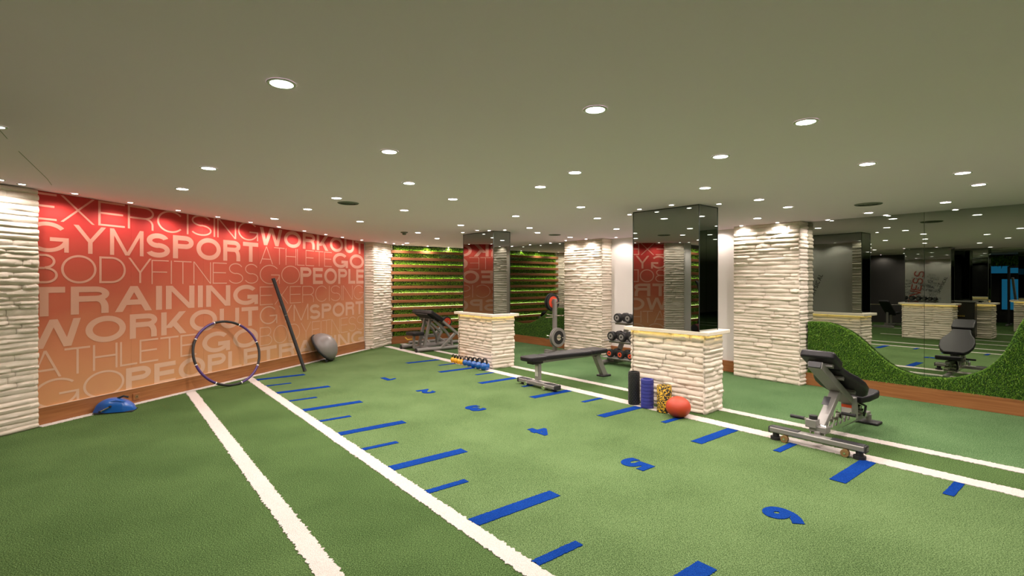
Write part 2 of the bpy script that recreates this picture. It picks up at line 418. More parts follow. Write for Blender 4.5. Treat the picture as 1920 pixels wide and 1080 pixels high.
def stone_face(parent, p, yaw, width, z0, z1, depth=.042, course=.0575, seed=0, ext=(0, 0), lmin=.18, lmax=.62, pitch=1.0):
    """stones on a vertical face: starts at local point p, runs along yaw, faces towards yaw-90 degrees"""
    rnd = random.Random(seed); n = max(1, round((z1-z0)/course)); edges = [0]
    for i in range(n): edges.append(edges[-1]+rnd.uniform(.72, 1.28))
    k = (z1-z0)/edges[-1]; edges = [z0+e*k for e in edges]
    dx = Vector((math.cos(yaw), math.sin(yaw), 0)); ny = Vector((math.sin(yaw), -math.cos(yaw), 0))
    for i in range(n):
        h = edges[i+1]-edges[i]; zc = (edges[i+1]+edges[i])/2
        e0 = -ext[0]*rnd.uniform(.5, 1.15); e1 = width+ext[1]*rnd.uniform(.5, 1.15); x = e0
        while x < e1-.001:
            L = rnd.uniform(lmin, lmax)*pitch
            if e1-(x+L) < lmin*.7: L = e1-x
            c = Vector(p) + dx*(x+L/2); c.z = zc
            o = bpy.data.objects.new('stone', STONES[rnd.randrange(10)]); COL.objects.link(o); o.parent = parent
            o.location = c; fl_ = rnd.choice((0, 1))
            # mesh +y must point along ny
            o.rotation_euler = (0, PI*0 if not fl_ else 0, yaw+PI)
            o.scale = ((L-.006), depth*rnd.uniform(.75, 1.25), (h+.006)*(1 if not fl_ else -1))
            x += L
def stone_box(parent, x0, x1, y0, y1, z0, z1, seed, faces='sewn', core=True, **k):
    if core: MB().box(x0+.004, x1-.004, y0+.004, y1-.004, z0, z1).build('core', 'stone_core', parent, smooth=False)
    d = .035
    if 's' in faces: stone_face(parent, (x0, y0, 0), 0, x1-x0, z0, z1, seed=seed, ext=(d, d), **k)
    if 'e' in faces: stone_face(parent, (x1, y0, 0), PI/2, y1-y0, z0, z1, seed=seed+1, ext=(d, d)if 0 else (0, 0), **k)
    if 'n' in faces: stone_face(parent, (x1, y1, 0), PI, x1-x0, z0, z1, seed=seed+2, ext=(d, d), **k)
    if 'w' in faces: stone_face(parent, (x0, y1, 0), -PI/2, y1-y0, z0, z1, seed=seed+3, ext=(0, 0), **k)

# full height stone columns on the right wall (local x = b, y = a)
def wall_column(label, a0, a1, bf, seed, faces):
    t = thing('stone_column', label, 'column', M((a0+a1)/2, (bf+8.5)/2), TH)
    hb = (8.5-bf)/2; ha = (a1-a0)/2
    stone_box(t, -hb, hb-.01, -ha, ha, 0, CEIL-.002, seed, faces)
    return t
wall_column('white split-stone wall column just left of the large mirror and grass wave', 3.27, 4.31, 8.20, 100, 'sw')
wall_column('white split-stone wall column behind the weight plate tree', 7.22, 8.37, 8.24, 200, 'sw')
# column between the mural and the slatted wall
t = thing('stone_column', 'narrow white split-stone column between the mural and the far slatted grass wall', 'column', (0, 0, 0), 0)
def world_face(t, p, q, seed, **k):
    d = q-p; yaw = math.atan2(d.y, d.x); stone_face(t, p, yaw, d.length, 0, CEIL-.002, seed=seed, **k)
pA = G(685, 653.5); pB = G(701, 653.0); pC = G(736, 645.5); pB = Vector((-3.18, 11.60, 0)); pA = Vector((-3.40, 11.62, 0)); pA = Vector((-3.47, 11.90, 0)); pA=Vector((-3.452,11.68,0)); pC = Vector((-3.03, 12.68, 0))
pA = Vector((-3.425, 11.80, 0)); pB = Vector((-3.235, 11.82, 0)); pC = Vector((-3.02, 12.74, 0))
core = [(pA+Vector((-.02, .05, 0))), pB+Vector((-.02, .04, 0)), pC+Vector((-.02, 0, 0)), pC+Vector((-.6, .35, 0)), pA+Vector((-.35, .3, 0))]
MB().prism([(p.x, p.y) for p in core], 0, CEIL).build('core', 'stone_core', t, smooth=False)
world_face(t, pA, pB, 301, ext=(0, .02), lmin=.1, lmax=.3); world_face(t, pB, pC, 302, ext=(.02, .0))
# column at the left end of the mural, running out of the frame
t = thing('stone_column', 'white split-stone column at the left end of the red mural', 'column', (0, 0, 0), 0)
q1 = WA + WN*.055 - WD*.03; q0 = q1 - WD*.48
stone_face(t, q0, WYAW, .48, 0, ceil_z(-5.2)-.01, seed=400, ext=(.0, .02), lmin=.2, lmax=.6)
stone_face(t, q1, WYAW+PI/2, .10, 0, ceil_z(-5.2)-.01, seed=401, lmin=.1, lmax=.2, depth=.03)
core = [q0+WN*-.0, q1-WN*.0, q1-WN*.3, q0-WN*.3]
MB().prism([(p.x, p.y) for p in core], 0, ceil_z(-5.2)-.01).build('core', 'stone_core', t, smooth=False)
q00 = q0-WN*.25
stone_face(t, q00, WYAW-PI/2, .25, 0, ceil_z(-5.2)-.01, seed=402, lmin=.1, lmax=.3)

# ------------------------------------------------------------------ stone counters with mirrored columns
def counter(label, a0, a1, b0, b1, seed, ma, mb, tilt=0, faces='sewn', mcol='mirror2', tau=0):
    t = thing('stone_counter', label, 'pillar', M((a0+a1)/2, (b0+b1)/2), TH+tau)
    ha, hb = (a1-a0)/2, (b1-b0)/2; ca, cb = (a0+a1)/2, (b0+b1)/2
    stone_box(t, -hb, hb, -ha, ha, 0, .925, seed, faces)
    MB().box(-hb-.085, hb+.085, -ha-.085, ha+.085, .935, .982).build('cap', 'cap', t, bevel=.006)['label'] = 'cream stone cap'
    led = MB()
    for (x0, x1, y0, y1) in ((-hb-.055, -hb-.045, -ha-.05, ha+.05), (hb+.045, hb+.055, -ha-.05, ha+.05), (-hb-.045, hb+.045, -ha-.055, -ha-.045), (-hb-.045, hb+.045, ha+.045, ha+.055)):
        led.box(x0, x1, y0, y1, .9320, .9348)
    led.build('light_strip', 'led', t, smooth=False)['label'] = 'yellow light strip under the cap'
    rot = Matrix.Rotation(tilt, 4, 'Z')
    x0, x1, y0, y1 = mb[0]-cb, mb[1]-cb, ma[0]-ca, ma[1]-ca
    mx, my = (x0+x1)/2, (y0+y1)/2; T = Matrix.Rotation(-tau, 4, 'Z') @ Matrix.Translation((mx, my, 0)) @ rot
    hx, hy = (x1-x0)/2, (y1-y0)/2
    MB().box(-hx+.008, hx-.008, -hy+.008, hy-.008, .982, CEIL-.001, T).build('column_core', 'black', t, smooth=False)
    e = .003
    for (p, q, r_, s_) in ((-hx, -hx+.006, -hy+e, hy-e), (hx-.006, hx, -hy+e, hy-e), (-hx+e, hx-e, -hy, -hy+.006), (-hx+e, hx-e, hy-.006, hy)):
        MB().box(p, q, r_, s_, .984, CEIL-.006, T).build('mirror_panel', mcol, t, smooth=False)
    ed = MB()
    for sx in (-1, 1):
        for sy in (-1, 1): ed.box(sx*hx-.004, sx*hx+.004, sy*hy-.004, sy*hy+.004, .982, CEIL-.001, T)
    ed.box(-hx-.002, hx+.002, -hy-.002, hy+.002, CEIL-.012, CEIL-.001, T)
    ed.build('corner_trim', 'edge', t, smooth=False)
    return t
counter('larger stone counter with mirrored column, red ball and foam rollers at its foot', 3.275, 4.275, 5.495, 5.895, 500, (3.29, 4.23), (5.43, 5.86), R(1.4), tau=R(4))
counter('smaller far stone counter with mirrored column, kettlebells along its foot', 7.33, 8.43, 5.42, 5.87, 600, (7.33, 8.30), (5.42, 5.80), R(.6))
counter('stone counter seen only in the wall mirror, nearest the black cabinet on its left', 3.2, 4.28, -1.12, -.68, 700, (3.24, 4.24), (-1.08, -.72), faces='sen')
counter('stone counter in the wall mirror behind the black cabinet', 2.62, 3.6, -2.45, -1.98, 800, (2.7, 3.5), (-2.40, -2.03), faces='es')
counter('stone counter furthest back at the right edge of the wall mirror', 1.55, 2.6, -5.9, -5.4, 900, (1.6, 2.5), (-5.85, -5.45), faces='es')

# ------------------------------------------------------------------ mirror wall panels
t = thing('wall_mirror', 'large tinted mirror wall above the grass wave at right', 'mirror', M(0, 8.44), TH)
edges = [3.262, 1.825, .0, -1.85, -3.7, -5.55, -7.4]
for p, q in zip(edges, edges[1:]):
    MB().box(-.04, -.02, q+.002, p-.002, .05, CEIL-.001).build('mirror_panel', 'mirror', t, smooth=False)
MB().box(-.015, .05, -7.4, 3.262, .02, CEIL-.001).build('backing', 'trim_white', t, smooth=False)
t = thing('wall_mirror', 'tinted mirror between the far stone column and the slatted wall', 'mirror', M(10, 8.44), TH)
for p, q in ((11.78, 10.1), (10.1, 8.40)):
    MB().box(-.04, -.02, q+.001-10, p-.001-10, .05, CEIL-.001).build('mirror_panel', 'mirror', t, smooth=False)
MB().box(-.015, .05, 8.40-10, 11.78-10, .02, CEIL-.001).build('backing', 'edge', t, smooth=False)

# ------------------------------------------------------------------ baseboards
def base(name, p, q, th, z1=.19, z0=0, n=None):
    d = q-p; L = d.length; yaw = math.atan2(d.y, d.x)
    return struct(MB().box(0, L, 0, th, z0, z1).build(name, 'wood', None, p, (0, 0, yaw), bevel=.003))
base('baseboard_mural', WA - WD*.02, WB + WD*.02, .025)
base('baseboard_right', M(3.26, 8.33), M(-7, 8.33), .065)
base('baseboard_far_right', M(11.75, 8.33), M(8.41, 8.33), .065)
base('baseboard_recess', M(7.20, 8.46), M(4.33, 8.46), .038)
base('baseboard_slats', M(11.80, 5.35), M(11.62, 8.33), .05)

# ------------------------------------------------------------------ grass geometry (one mesh of blades each)
def blades(name, P, Nrm, length, width, m, parent, droop=.35, seed=1, jitter=.55):
    rng = np.random.default_rng(seed); n = len(P)
    d = Nrm + rng.normal(0, jitter, (n, 3)); d /= np.linalg.norm(d, axis=1)[:, None]
    L = length*rng.uniform(.55, 1.15, n)[:, None]
    s = np.cross(d, rng.normal(0, 1, (n, 3))); s /= np.linalg.norm(s, axis=1)[:, None]; s *= width/2
    mid = P + d*L*.55; tip = P + d*L + np.array([0, 0, -1])*L*droop
    v = np.stack([P-s, P+s, mid-s*.8, mid+s*.8, tip], 1).reshape(-1, 3)
    idx = np.arange(n)[:, None]*5
    quads = np.concatenate([idx+0, idx+1, idx+3, idx+2], 1); tris = np.concatenate([idx+2, idx+3, idx+4], 1)
    me = bpy.data.meshes.new(name); me.vertices.add(len(v)); me.vertices.foreach_set('co', v.astype(np.float32).ravel())
    loops = np.concatenate([np.concatenate([quads, tris], 1).ravel()])
    me.loops.add(len(loops)); me.loops.foreach_set('vertex_index', loops.astype(np.int32))
    me.polygons.add(2*n); st = np.stack([np.arange(n)*7, np.arange(n)*7+4], 1).ravel()
    me.polygons.foreach_set('loop_start', st.astype(np.int32)); me.update(calc_edges=True); me.materials.append(X[m])
    o = link_mesh(name, me, parent); o['kind'] = 'stuff'; return o

def plane_az(px, py, b):   # where the photo shows a point of the plane b = const
    k = (px-960)/FOC; d = Vector((k, 1, 0)); bb = d.dot(V); Y = b/bb
    return d.dot(U)*Y, EYE-(py-HZ)*Y/FOC
def interp(x, xs, ys): return float(np.interp(x, xs, ys))
def wave(label, pts, a_lo, a_hi, extra, seed, dens):
    az = sorted([plane_az(x, y, 8.35) for x, y in pts] + extra)
    A = [p[0] for p in az]; Z = [p[1] for p in az]
    t = thing('grass_wave', label, 'grass panel', M(0, 8.40), TH)
    def ztop(a): return interp(a, A, Z)
    n = 70; aa = [a_lo+(a_hi-a_lo)*i/n for i in range(n+1)]
    zz = [ztop(a) for a in aa]; zz = [zz[0]]+[(zz[i-1]+2*zz[i]+zz[i+1])/4 for i in range(1, n)]+[zz[-1]]
    out = [(a, .19) for a in aa] + [(a, z-.02) for a, z in zip(aa[::-1], zz[::-1])]
    T = Matrix(((0, 0, 1, -.06), (1, 0, 0, 0), (0, 1, 0, 0), (0, 0, 0, 1)))
    MB().prism(out, 0, .055, T).build('backing', 'grass_back', t, smooth=False)
    rng = np.random.default_rng(seed); N = int(dens*(a_hi-a_lo)*1.3)
    a = rng.uniform(a_lo, a_hi, N); z = rng.uniform(.19, 1.5, N); top = np.interp(a, aa, zz)-.018
    k = z < top; a, z, top = a[k], z[k], top[k]
    P = np.stack([np.full(len(a), -.060), a, z], 1); Nn = np.tile(np.array([-1., 0, .25]), (len(a), 1))
    # rim along the top edge
    M2 = int(dens*(a_hi-a_lo)*.16); a2 = rng.uniform(a_lo, a_hi, M2); z2 = np.interp(a2, aa, zz)-.02; sl = np.gradient(np.array(zz), np.array(aa)); s2 = np.interp(a2, aa, sl)
    P2 = np.stack([rng.uniform(-.06, -.01, M2), a2, z2], 1); N2 = np.stack([np.full(M2, -.5), -s2, np.ones(M2)], 1); N2 /= np.linalg.norm(N2, axis=1)[:, None]
    blades('grass', np.concatenate([P, P2]), np.concatenate([Nn, N2]), .026, .0042, 'grass', t, .5, seed)
    return t
wave('tall curved wave of artificial grass under the large mirror at right',
     [(1511, 602), (1540, 602), (1561, 605), (1593, 619), (1617, 637), (1642, 661), (1667, 681), (1690, 694), (1731, 706), (1791, 708), (1843, 695), (1875, 673), (1899, 641), (1907, 617), (1920, 589)],
     -1.0, 3.22, [(.80, 1.24), (.6, 1.33), (.4, 1.3), (.1, 1.1), (-.4, .7), (-1.0, .45)], 11, 21000)
wave('smaller curved wave of artificial grass below the far mirror',
     [(955, 600), (964, 602), (976, 606), (993, 606), (1009, 598), (1021, 590), (1031, 578.5), (1038, 576), (1052, 577)],
     8.42, 11.6, [(11.7, .75), (8.45, .93)], 12, 9000)

# slatted grass walls: local x along the wall, y out of the wall is negative
def slat_wall(label, p, q, seed, dens):
    d = q-p; L = d.length; yaw = math.atan2(d.y, d.x)
    t = thing('slatted_grass_wall', label, 'wall panel', p, yaw)
    MB().box(0, L, .10, .13, .19, CEIL-.002).build('backing', 'black', t, smooth=False)
    MB().box(0, .05, -.015, .10, .19, CEIL-.002).build('end_post', 'black', t, smooth=False)
    z = .35
    sl = None; zs = [.352+.179*i for i in range(12)]
    for zc in zs:
        if sl is None: sl = MB().box(.05, L-.0, -.035, -.002, -.036, .036).build('slat', 'slat', t, bevel=.003); sl.location = (0, 0, zc)
        else: o = sl.copy(); COL.objects.link(o); o.location = (0, 0, zc)
    for k in range(1, 12, 2):
        zc = zs[k]; MB().box(.12, L-.02, -.004, .008, zc+.030, zc+.036).build('light_strip', 'led2', t, smooth=False)['label'] = 'thin light strip behind a slat'
    rng = np.random.default_rng(seed); N = int(dens*L*2.25)
    x = rng.uniform(.13, L-.02, N); z = rng.uniform(.20, CEIL-.03, N)
    ph = np.mod(z-.352, .179)/.179
    # the grass swells between slats
    y = .045 - .040*np.sin(np.pi*ph)
    P = np.stack([x, y, z], 1); Nn = np.tile(np.array([0, -1., .35]), (N, 1))
    blades('grass', P, Nn, .038, .008, 'grass_bright', t, .4, seed)
    return t
slat_wall('far wall of walnut slats over artificial grass behind the curl bench', M(11.78, 5.48), M(11.60, 8.36), 21, 8000)
slat_wall('walnut slats over grass left of the mural, seen only in the column mirror', M(7.38, -3.4), M(7.30, -1.22), 22, 5000)

# ------------------------------------------------------------------ mural with stroke lettering
MU = WA - WN*.018
t_mural = thing('wall_mural', 'red to ochre word mural with pale lettering on the left wall', 'mural', MU, WYAW)
# local x = along wall, y = -WN (into the wall), z up
LWALL = (WB-WA).length
panels = 6
for i in range(panels):
    x0 = -.03 + (LWALL+.05)*i/panels; x1 = -.03 + (LWALL+.05)*(i+1)/panels
    xa = (MU + WD*x0).x; xb = (MU + WD*x1).x
    bm = MB(); vs = [bm.bm.verts.new(c) for c in ((x0+.0007, 0, .175), (x1-.0007, 0, .175), (x1-.0007, 0, ceil_z(xb)-.001), (x0+.0007, 0, ceil_z(xa)-.001))]
    vb = [bm.bm.verts.new((v.co.x, .012, v.co.z)) for v in vs]
    bm.bm.faces.new(vs); bm.bm.faces.new(vb[::-1])
    for k in range(4): bm.bm.faces.new((vs[k], vb[k], vb[(k+1) % 4], vs[(k+1) % 4]))
    bm.build('panel', 'mural', t_mural, smooth=False)
MB().box(-.02, LWALL+.01, -.022, -.001, .188, .196).build('ledge', 'letter', t_mural, smooth=False)

def glyph(ch, w, tx, ty):
    """polygons (points, layer) of a sans letter in a w x 1 box; tx, ty = stroke thickness across x and y"""
    P = []; lv = [0]
    def add(pts): lv[0] += 1; P.append((pts, lv[0]))
    def rect(x0, y0, x1, y1): add([(x0, y0), (x1, y0), (x1, y1), (x0, y1)])
    def diag(x0, y0, x1, y1, t=None):           # stroke with level ends, x measured at the left edge
        t = t or tx*1.12; add([(x0, y0), (x0+t, y0), (x1+t, y1), (x1, y1)])
    def arc(cx, cy, rx, ry, a0, a1, n=None):
        n = n or max(6, int(abs(a1-a0)/9)); o = []; i_ = []; lv[0] += 1
        for k in range(n+1):
            a = R(a0+(a1-a0)*k/n); c, s = math.cos(a), math.sin(a)
            o.append((cx+rx*c, cy+ry*s)); i_.append((cx+max(rx-tx, .002)*c, cy+max(ry-ty, .002)*s))
        for k in range(n): P.append(([o[k], o[k+1], i_[k+1], i_[k]], lv[0]))
    m = .5
    if ch == 'E': rect(0, 0, tx, 1); rect(tx, 1-ty, w, 1); rect(tx, 0, w, ty); rect(tx, .52-ty/2, w*.93, .52+ty/2)
    elif ch == 'F': rect(0, 0, tx, 1); rect(tx, 1-ty, w, 1); rect(tx, .5-ty/2, w*.9, .5+ty/2)
    elif ch == 'L': rect(0, 0, tx, 1); rect(tx, 0, w, ty)
    elif ch == 'I': rect(0, 0, tx, 1)
    elif ch == 'T': rect(0, 1-ty, w, 1); rect(w/2-tx/2, 0, w/2+tx/2, 1-ty)
    elif ch == 'H': rect(0, 0, tx, 1); rect(w-tx, 0, w, 1); rect(tx, .52-ty/2, w-tx, .52+ty/2)
    elif ch == 'X': diag(0, 0, w-tx*1.2, 1); diag(w-tx*1.2, 0, 0, 1)
    elif ch == 'Y': diag(w/2-tx*.55, .42, 0, 1); diag(w/2-tx*.55, .42, w-tx*1.12, 1); rect(w/2-tx/2, 0, w/2+tx/2, .46)
    elif ch == 'A':
        diag(0, 0, w/2-tx*.56, 1); diag(w-tx*1.12, 0, w/2-tx*.56, 1); y = .26
        rect(w*.5*y+tx*.6, y, w-(w*.5*y+tx*.6), y+ty)
    elif ch == 'K': rect(0, 0, tx, 1); diag(tx*.6, .30, w-tx*1.5, 1, tx*1.35); diag(w-tx*1.35, 0, w*.28+tx*.2, .56, tx*1.3)
    elif ch == 'N': rect(0, 0, tx, 1); rect(w-tx, 0, w, 1); diag(w-tx*1.15, 0, 0, 1, tx*1.15)
    elif ch == 'M': rect(0, 0, tx, 1); rect(w-tx, 0, w, 1); diag(w/2-tx*.5, 0, 0, 1, tx); diag(w/2-tx*.5, 0, w-tx, 1, tx)
    elif ch == 'W':
        q = w/4; diag(q-tx*.5, 0, 0, 1, tx); diag(q-tx*.5, 0, 2*q-tx*.5, 1, tx); diag(3*q-tx*.5, 0, 2*q-tx*.5, 1, tx); diag(3*q-tx*.5, 0, w-tx, 1, tx)
    elif ch == 'U': rect(0, .42, tx, 1); rect(w-tx, .42, w, 1); arc(w/2, .42, w/2, .43, 180, 360)
    elif ch == 'O': arc(w/2, .5, w/2, .51, 0, 360, 48)
    elif ch == 'C': arc(w/2, .5, w/2, .51, 40, 320, 36)
    elif ch == 'G': arc(w/2, .5, w/2, .51, 40, 350, 40); rect(w-tx, 0, w-tx*.05, .5); rect(w*.55, .5-ty, w-tx, .5)
    elif ch == 'D': rect(0, 0, tx, 1); rect(tx, 1-ty, w*.45, 1); rect(tx, 0, w*.45, ty); arc(w*.45, .5, w*.55, .5, -90, 90)
    elif ch == 'P': rect(0, 0, tx, 1); rect(tx, 1-ty, w*.6, 1); rect(tx, .43, w*.6, .43+ty); arc(w*.6, .715, w*.4, .285, -90, 90)
    elif ch == 'R':
        rect(0, 0, tx, 1); rect(tx, 1-ty, w*.6, 1); rect(tx, .45, w*.6, .45+ty); arc(w*.6, .725, w*.38, .275, -90, 90)
        arc(w*.62, .22, w*.34, .23+ty, 0, 80); rect(w*.96-tx, 0, w*.96, .23)
    elif ch == 'B':
        rect(0, 0, tx, 1); rect(tx, 1-ty, w*.58, 1); rect(tx, 0, w*.6, ty); rect(tx, .52-ty/2, w*.58, .52+ty/2)
        arc(w*.58, .76-ty*.1, w*.34, .24+ty*.1+ty*.0, -90, 90); arc(w*.6, .26+ty*.25, w*.4, .26+ty*.25, -90, 90)
    elif ch == 'S':
        r = (.5+ty/2)/2; arc(w/2, 1-r, w*.46, r+.005, 22, 270); arc(w/2, r, w*.5, r+.005, 90, -158)
    return P
GW = dict(E=.68, F=.64, L=.58, I=0, T=.72, H=.76, X=.78, Y=.78, A=.84, K=.78, N=.78, M=.92, W=1.12, U=.76, O=.95, C=.88, G=.92, D=.80, P=.72, R=.76, B=.76, S=.76)
def lettering(parent, text, x0, x1, z0, z1, weight, m='letter', name='lettering', y=-.0012, mtx=None, trk=.10, x_clip=None, each=False):
    h = z1-z0
    th = {'hair': .045, 'light': .075, 'medium': .13, 'bold': .205}[weight]
    ws = [GW[c] if c != 'I' else None for c in text]; sp = trk*(1.0 if weight in ('bold', 'medium') else .8)
    nat = sum((q if q is not None else 0) for q in ws) + sp*(len(text)-1); nI = sum(q is None for q in ws)
    # stretch letters to the given run; stroke widths stretch mildly
    k = (x1-x0)/h/(nat+nI*th); tx = th*(.6+.4*k) if k > 1 else th*k**.5
    k = ((x1-x0)/h - nI*tx)/nat
    bm = bmesh.new(); x = 0; lift = 0
    def flush():
        nonlocal bm
        bm.normal_update()
        me = bpy.data.meshes.new(name); bm.to_mesh(me); bm.free(); bm = bmesh.new(); me.materials.append(X[m])
        return link_mesh(name, me, parent)
    for c, q in zip(text, ws):
        wq = tx if q is None else q*k
        lift = (lift+1) % 2
        for poly, lvl in glyph(c, wq, tx, th):
            yy = y - (lvl*2+lift)*.0001
            pts = [(x0+(x+px)*h, yy, z0+py*h) for px, py in poly]
            if x_clip is not None: pts = [(max(p[0], x_clip), p[1], p[2]) for p in pts]
            if x_clip is not None and max(p[0] for p in pts)-min(p[0] for p in pts) < 1e-4: continue
            vs = [bm.verts.new(mtx @ Vector(p) if mtx else p) for p in pts]
            f = bm.faces.new(vs)
        x += wq + sp*k
        if each: flush()
    if not each: flush()
    bm.free()
def s_at(px):        # distance along the mural where the photo shows column px
    k = (px-960)/FOC; den = WD.x - k*WD.y; return (k*MU.y - MU.x)/den
ROWS = [
 (('EXERCISING', 42, 484, 2.255, 2.555, 'light'), ('WORKOUT', 487, 682, 2.20, 2.505, 'bold')),
 (('GYM', 46, 269, 1.905, 2.235, 'medium'), ('SPORT', 273, 484, 1.90, 2.225, 'bold'), ('ATHLETE', 487, 622, 1.875, 2.18, 'hair'), ('GO', 624, 682, 1.865, 2.18, 'bold')),
 (('BODY', 48, 284, 1.555, 1.88, 'light'), ('FITNESS', 284, 484, 1.54, 1.865, 'hair'), ('GO', 487, 562, 1.53, 1.86, 'hair'), ('PEOPLE', 563, 682, 1.52, 1.845, 'bold')),
 (('TRAINING', 40, 484, 1.19, 1.515, 'bold'), ('EXERCISING', 487, 682, 1.165, 1.485, 'hair')),
 (('WORKOUT', 44, 484, .835, 1.15, 'bold'), ('GYM', 487, 578, .83, 1.14, 'light'), ('SPORT', 580, 681, .825, 1.12, 'bold')),
 (('ATHLETE', 52, 368, .50, .81, 'light'), ('GO', 379, 484, .49, .80, 'bold'), ('BODYFITNESS', 487, 682, .465, .785, 'hair')),
 (('GO', 60, 233, .16, .483, 'light'), ('PEOPLE', 236, 484, .16, .465, 'bold'), ('TRAINING', 487, 682, .155, .445, 'bold'))]
for row in ROWS:
    for (txt, xa, xb, z0, z1, wt) in row:
        lettering(t_mural, txt, s_at(xa), s_at(xb), z0, z1, wt, x_clip=-.02, each=True, name='letter')

# socket on the baseboard
s = s_at(253); p = WA+WD*s+WN*.001
t = thing('wall_socket', 'wooden wall socket on the baseboard right of the blue trainer', 'socket', p + Vector((0, 0, .085)), WYAW)
MB().box(-.045, .045, -.012, 0, -.042, .042).build('plate', 'wood', t, bevel=.003)
MB().cyl((0, -.012, 0), (0, -.016, 0), .024, n=20).build('socket_ring', 'brass', t); MB().box(-.003, .003, -.018, -.014, -.01, .01).build('slot', 'black', t)

# ------------------------------------------------------------------ word graphic on the recess wall
t = thing('word_graphic', 'grey and red word print on the white recess wall above the dumbbell rack', 'graphic', M(5.8, 8.497), TH-PI/2)
# local x = -a, y = +b, z up (seen from the room: x to the right)
T = Matrix.Translation((-.28, 0, .25)) @ Matrix.Rotation(-R(80), 4, 'Y')
lettering(t, 'FITNESS', 0, 1.75, 0, .36, 'medium', 'redink', mtx=T, y=-.002)
wds = ['TRAINING', 'PHYSICAL', 'GYM', 'SPORT', 'ATHLETE', 'BODY', 'WORKOUT', 'PEOPLE', 'EXERCISING', 'GO']
rg = random.Random(4)
for k in range(16):
    T = Matrix.Translation((.12+rg.uniform(-.05, .05), 0, .55+k*.085)) @ Matrix.Rotation(R(rg.choice((8, 10, 12))), 4, 'Y')
    wd = wds[k % 10]; lettering(t, wd, 0, min(.06*len(wd), .42), 0, .07, rg.choice(('bold', 'medium', 'light')), 'greyink', mtx=T, y=-.002)
for k in range(9):
    T = Matrix.Translation((-.80+k*.02, 0, .45+k*.12)) @ Matrix.Rotation(R(-12), 4, 'Y')
    wd = wds[(k*3+1) % 10]; lettering(t, wd, 0, min(.065*len(wd), .42), 0, .07, rg.choice(('bold', 'medium', 'light')), 'greyink', mtx=T, y=-.002)
for k in range(12):
    T = Matrix.Translation((rg.uniform(-.72, -.10), 0, .62+k*.105)) @ Matrix.Rotation(R(rg.choice((10, 14, -76))), 4, 'Y')
    wd = wds[(k*7+2) % 10]; lettering(t, wd, 0, min(.075*len(wd), .5), 0, .085, rg.choice(('bold', 'medium')), 'greyink', mtx=T, y=-.0012)
T = Matrix.Translation((.52, 0, 1.15)) @ Matrix.Rotation(-R(68), 4, 'Y')
lettering(t, 'PHYSICAL', 0, .62, 0, .10, 'bold', 'greyink', mtx=T, y=-.002)

# ------------------------------------------------------------------ ceiling lights
def lamp_data(name, watt, ang, blend, r, col=(1, .865, .79)):
    l = bpy.data.lights.new(name, 'SPOT'); l.energy = watt; l.spot_size = R(ang); l.spot_blend = blend; l.shadow_soft_size = r; l.color = col
    return l
L_BIG = lamp_data('big', BIG_W, 150, .8, .045); L_SMALL = lamp_data('small', SMALL_W, 160, .6, .025)
def ring_mesh(r, name):
    mb = MB().lathe([(r, .0), (r, -.004), (r+.012, -.006), (r+.016, -.001), (r+.016, 0)], 24)
    return mb
def lamp_proto(r, name):
    a = MB(); a.lathe([(r*.995, -.001), (r, -.005), (r+.010, -.006), (r+.014, -.001)], 24)
    bm = a.bm
    for f in [f for f in bm.faces if len(f.verts) > 4]: bm.faces.remove(f)
    ring = a.build('trim_ring', 'trim_white')
    lens = MB().cyl((0, 0, -.003), (0, 0, -.0005), r*.98, n=24).build('lens', 'lens')
    me = (ring.data, lens.data); bpy.data.objects.remove(ring); bpy.data.objects.remove(lens); return me
P_BIG, P_SMALL = lamp_proto(.050, 'b'), lamp_proto(.028, 's')
ORD = ['first', 'second', 'third', 'fourth', 'fifth', 'sixth', 'seventh', 'eighth', 'ninth', 'tenth', 'eleventh', 'twelfth', 'thirteenth', 'fourteenth']
def downlight(p, small, label, group, power=True):
    t = thing('spotlight' if small else 'downlight', label, 'ceiling light', Vector((p.x, p.y, ceil_z(p.x)-.0005)), 0, group)
    me = P_SMALL if small else P_BIG
    link_mesh('trim_ring', me[0], t); link_mesh('lens', me[1], t)
    if power:
        lo = bpy.data.objects.new('lamp', L_SMALL if small else L_BIG); COL.objects.link(lo); lo.parent = t; lo.location = (0, 0, -.035)
def Gc(px, py):
    z = CEIL
    for _ in range(3):
        p = G(px, py, z); z = ceil_z(p.x)
    return p
big = [(528,156),(1116,205),(1511,228),(730,284),(391,315),(1078,323),(1351,293),(1626,307),(1805,324),(342,354),(767,343),(1013,350),(1322,352),(1835,346),(631,371),(849,373),(1423,374),(1773,379),(577,392),(758,394),(1089,388),(1477,388),(1628.7,398.7),(967,405),(515,410),(675,415),(1120,409),(1420,409),(864,422),(993,427),(1008,436),(1156,429),(1069,444.6),(783.5,436),(819.5,447),(763,455.6)]
rows = {}
for q in big:
    p = Gc(*q); a, b = AB(p)
    key = 'over the leftmost white floor line' if b < 1.2 else 'above the left ends of the blue ticks' if b < 2.45 else 'over the blue floor numerals' if b < 3.9 else \
          'along the front of the mirrored counters' if b < 5.0 else 'behind the mirrored counters' if b < 6.2 else 'nearest the right wall'
    rows.setdefault(key, []).append((a, p))
for key, L_ in rows.items():
    for i, (a, p) in enumerate(sorted(L_, key=lambda q: q[0])):
        downlight(p, False, 'large round downlight %s, %s from the camera end' % (key, ORD[i]), 'large round ceiling downlights')
rear = [(-1.6, 2.6), (-1.5, 3.6), (.3, 3.4), (-.2, 5.6), (-1.8, 6.2), (-3.5, 2), (-3.5, 5), (-5.5, 1), (-5.5, 3.5), (-5.5, 6), (-5.5, -1.5)]
for k, (a, b) in enumerate(rear):
    downlight(M(a, b), False, 'round downlight behind the camera, outside the photo, %s by distance' % ORD[k], 'rear downlights')
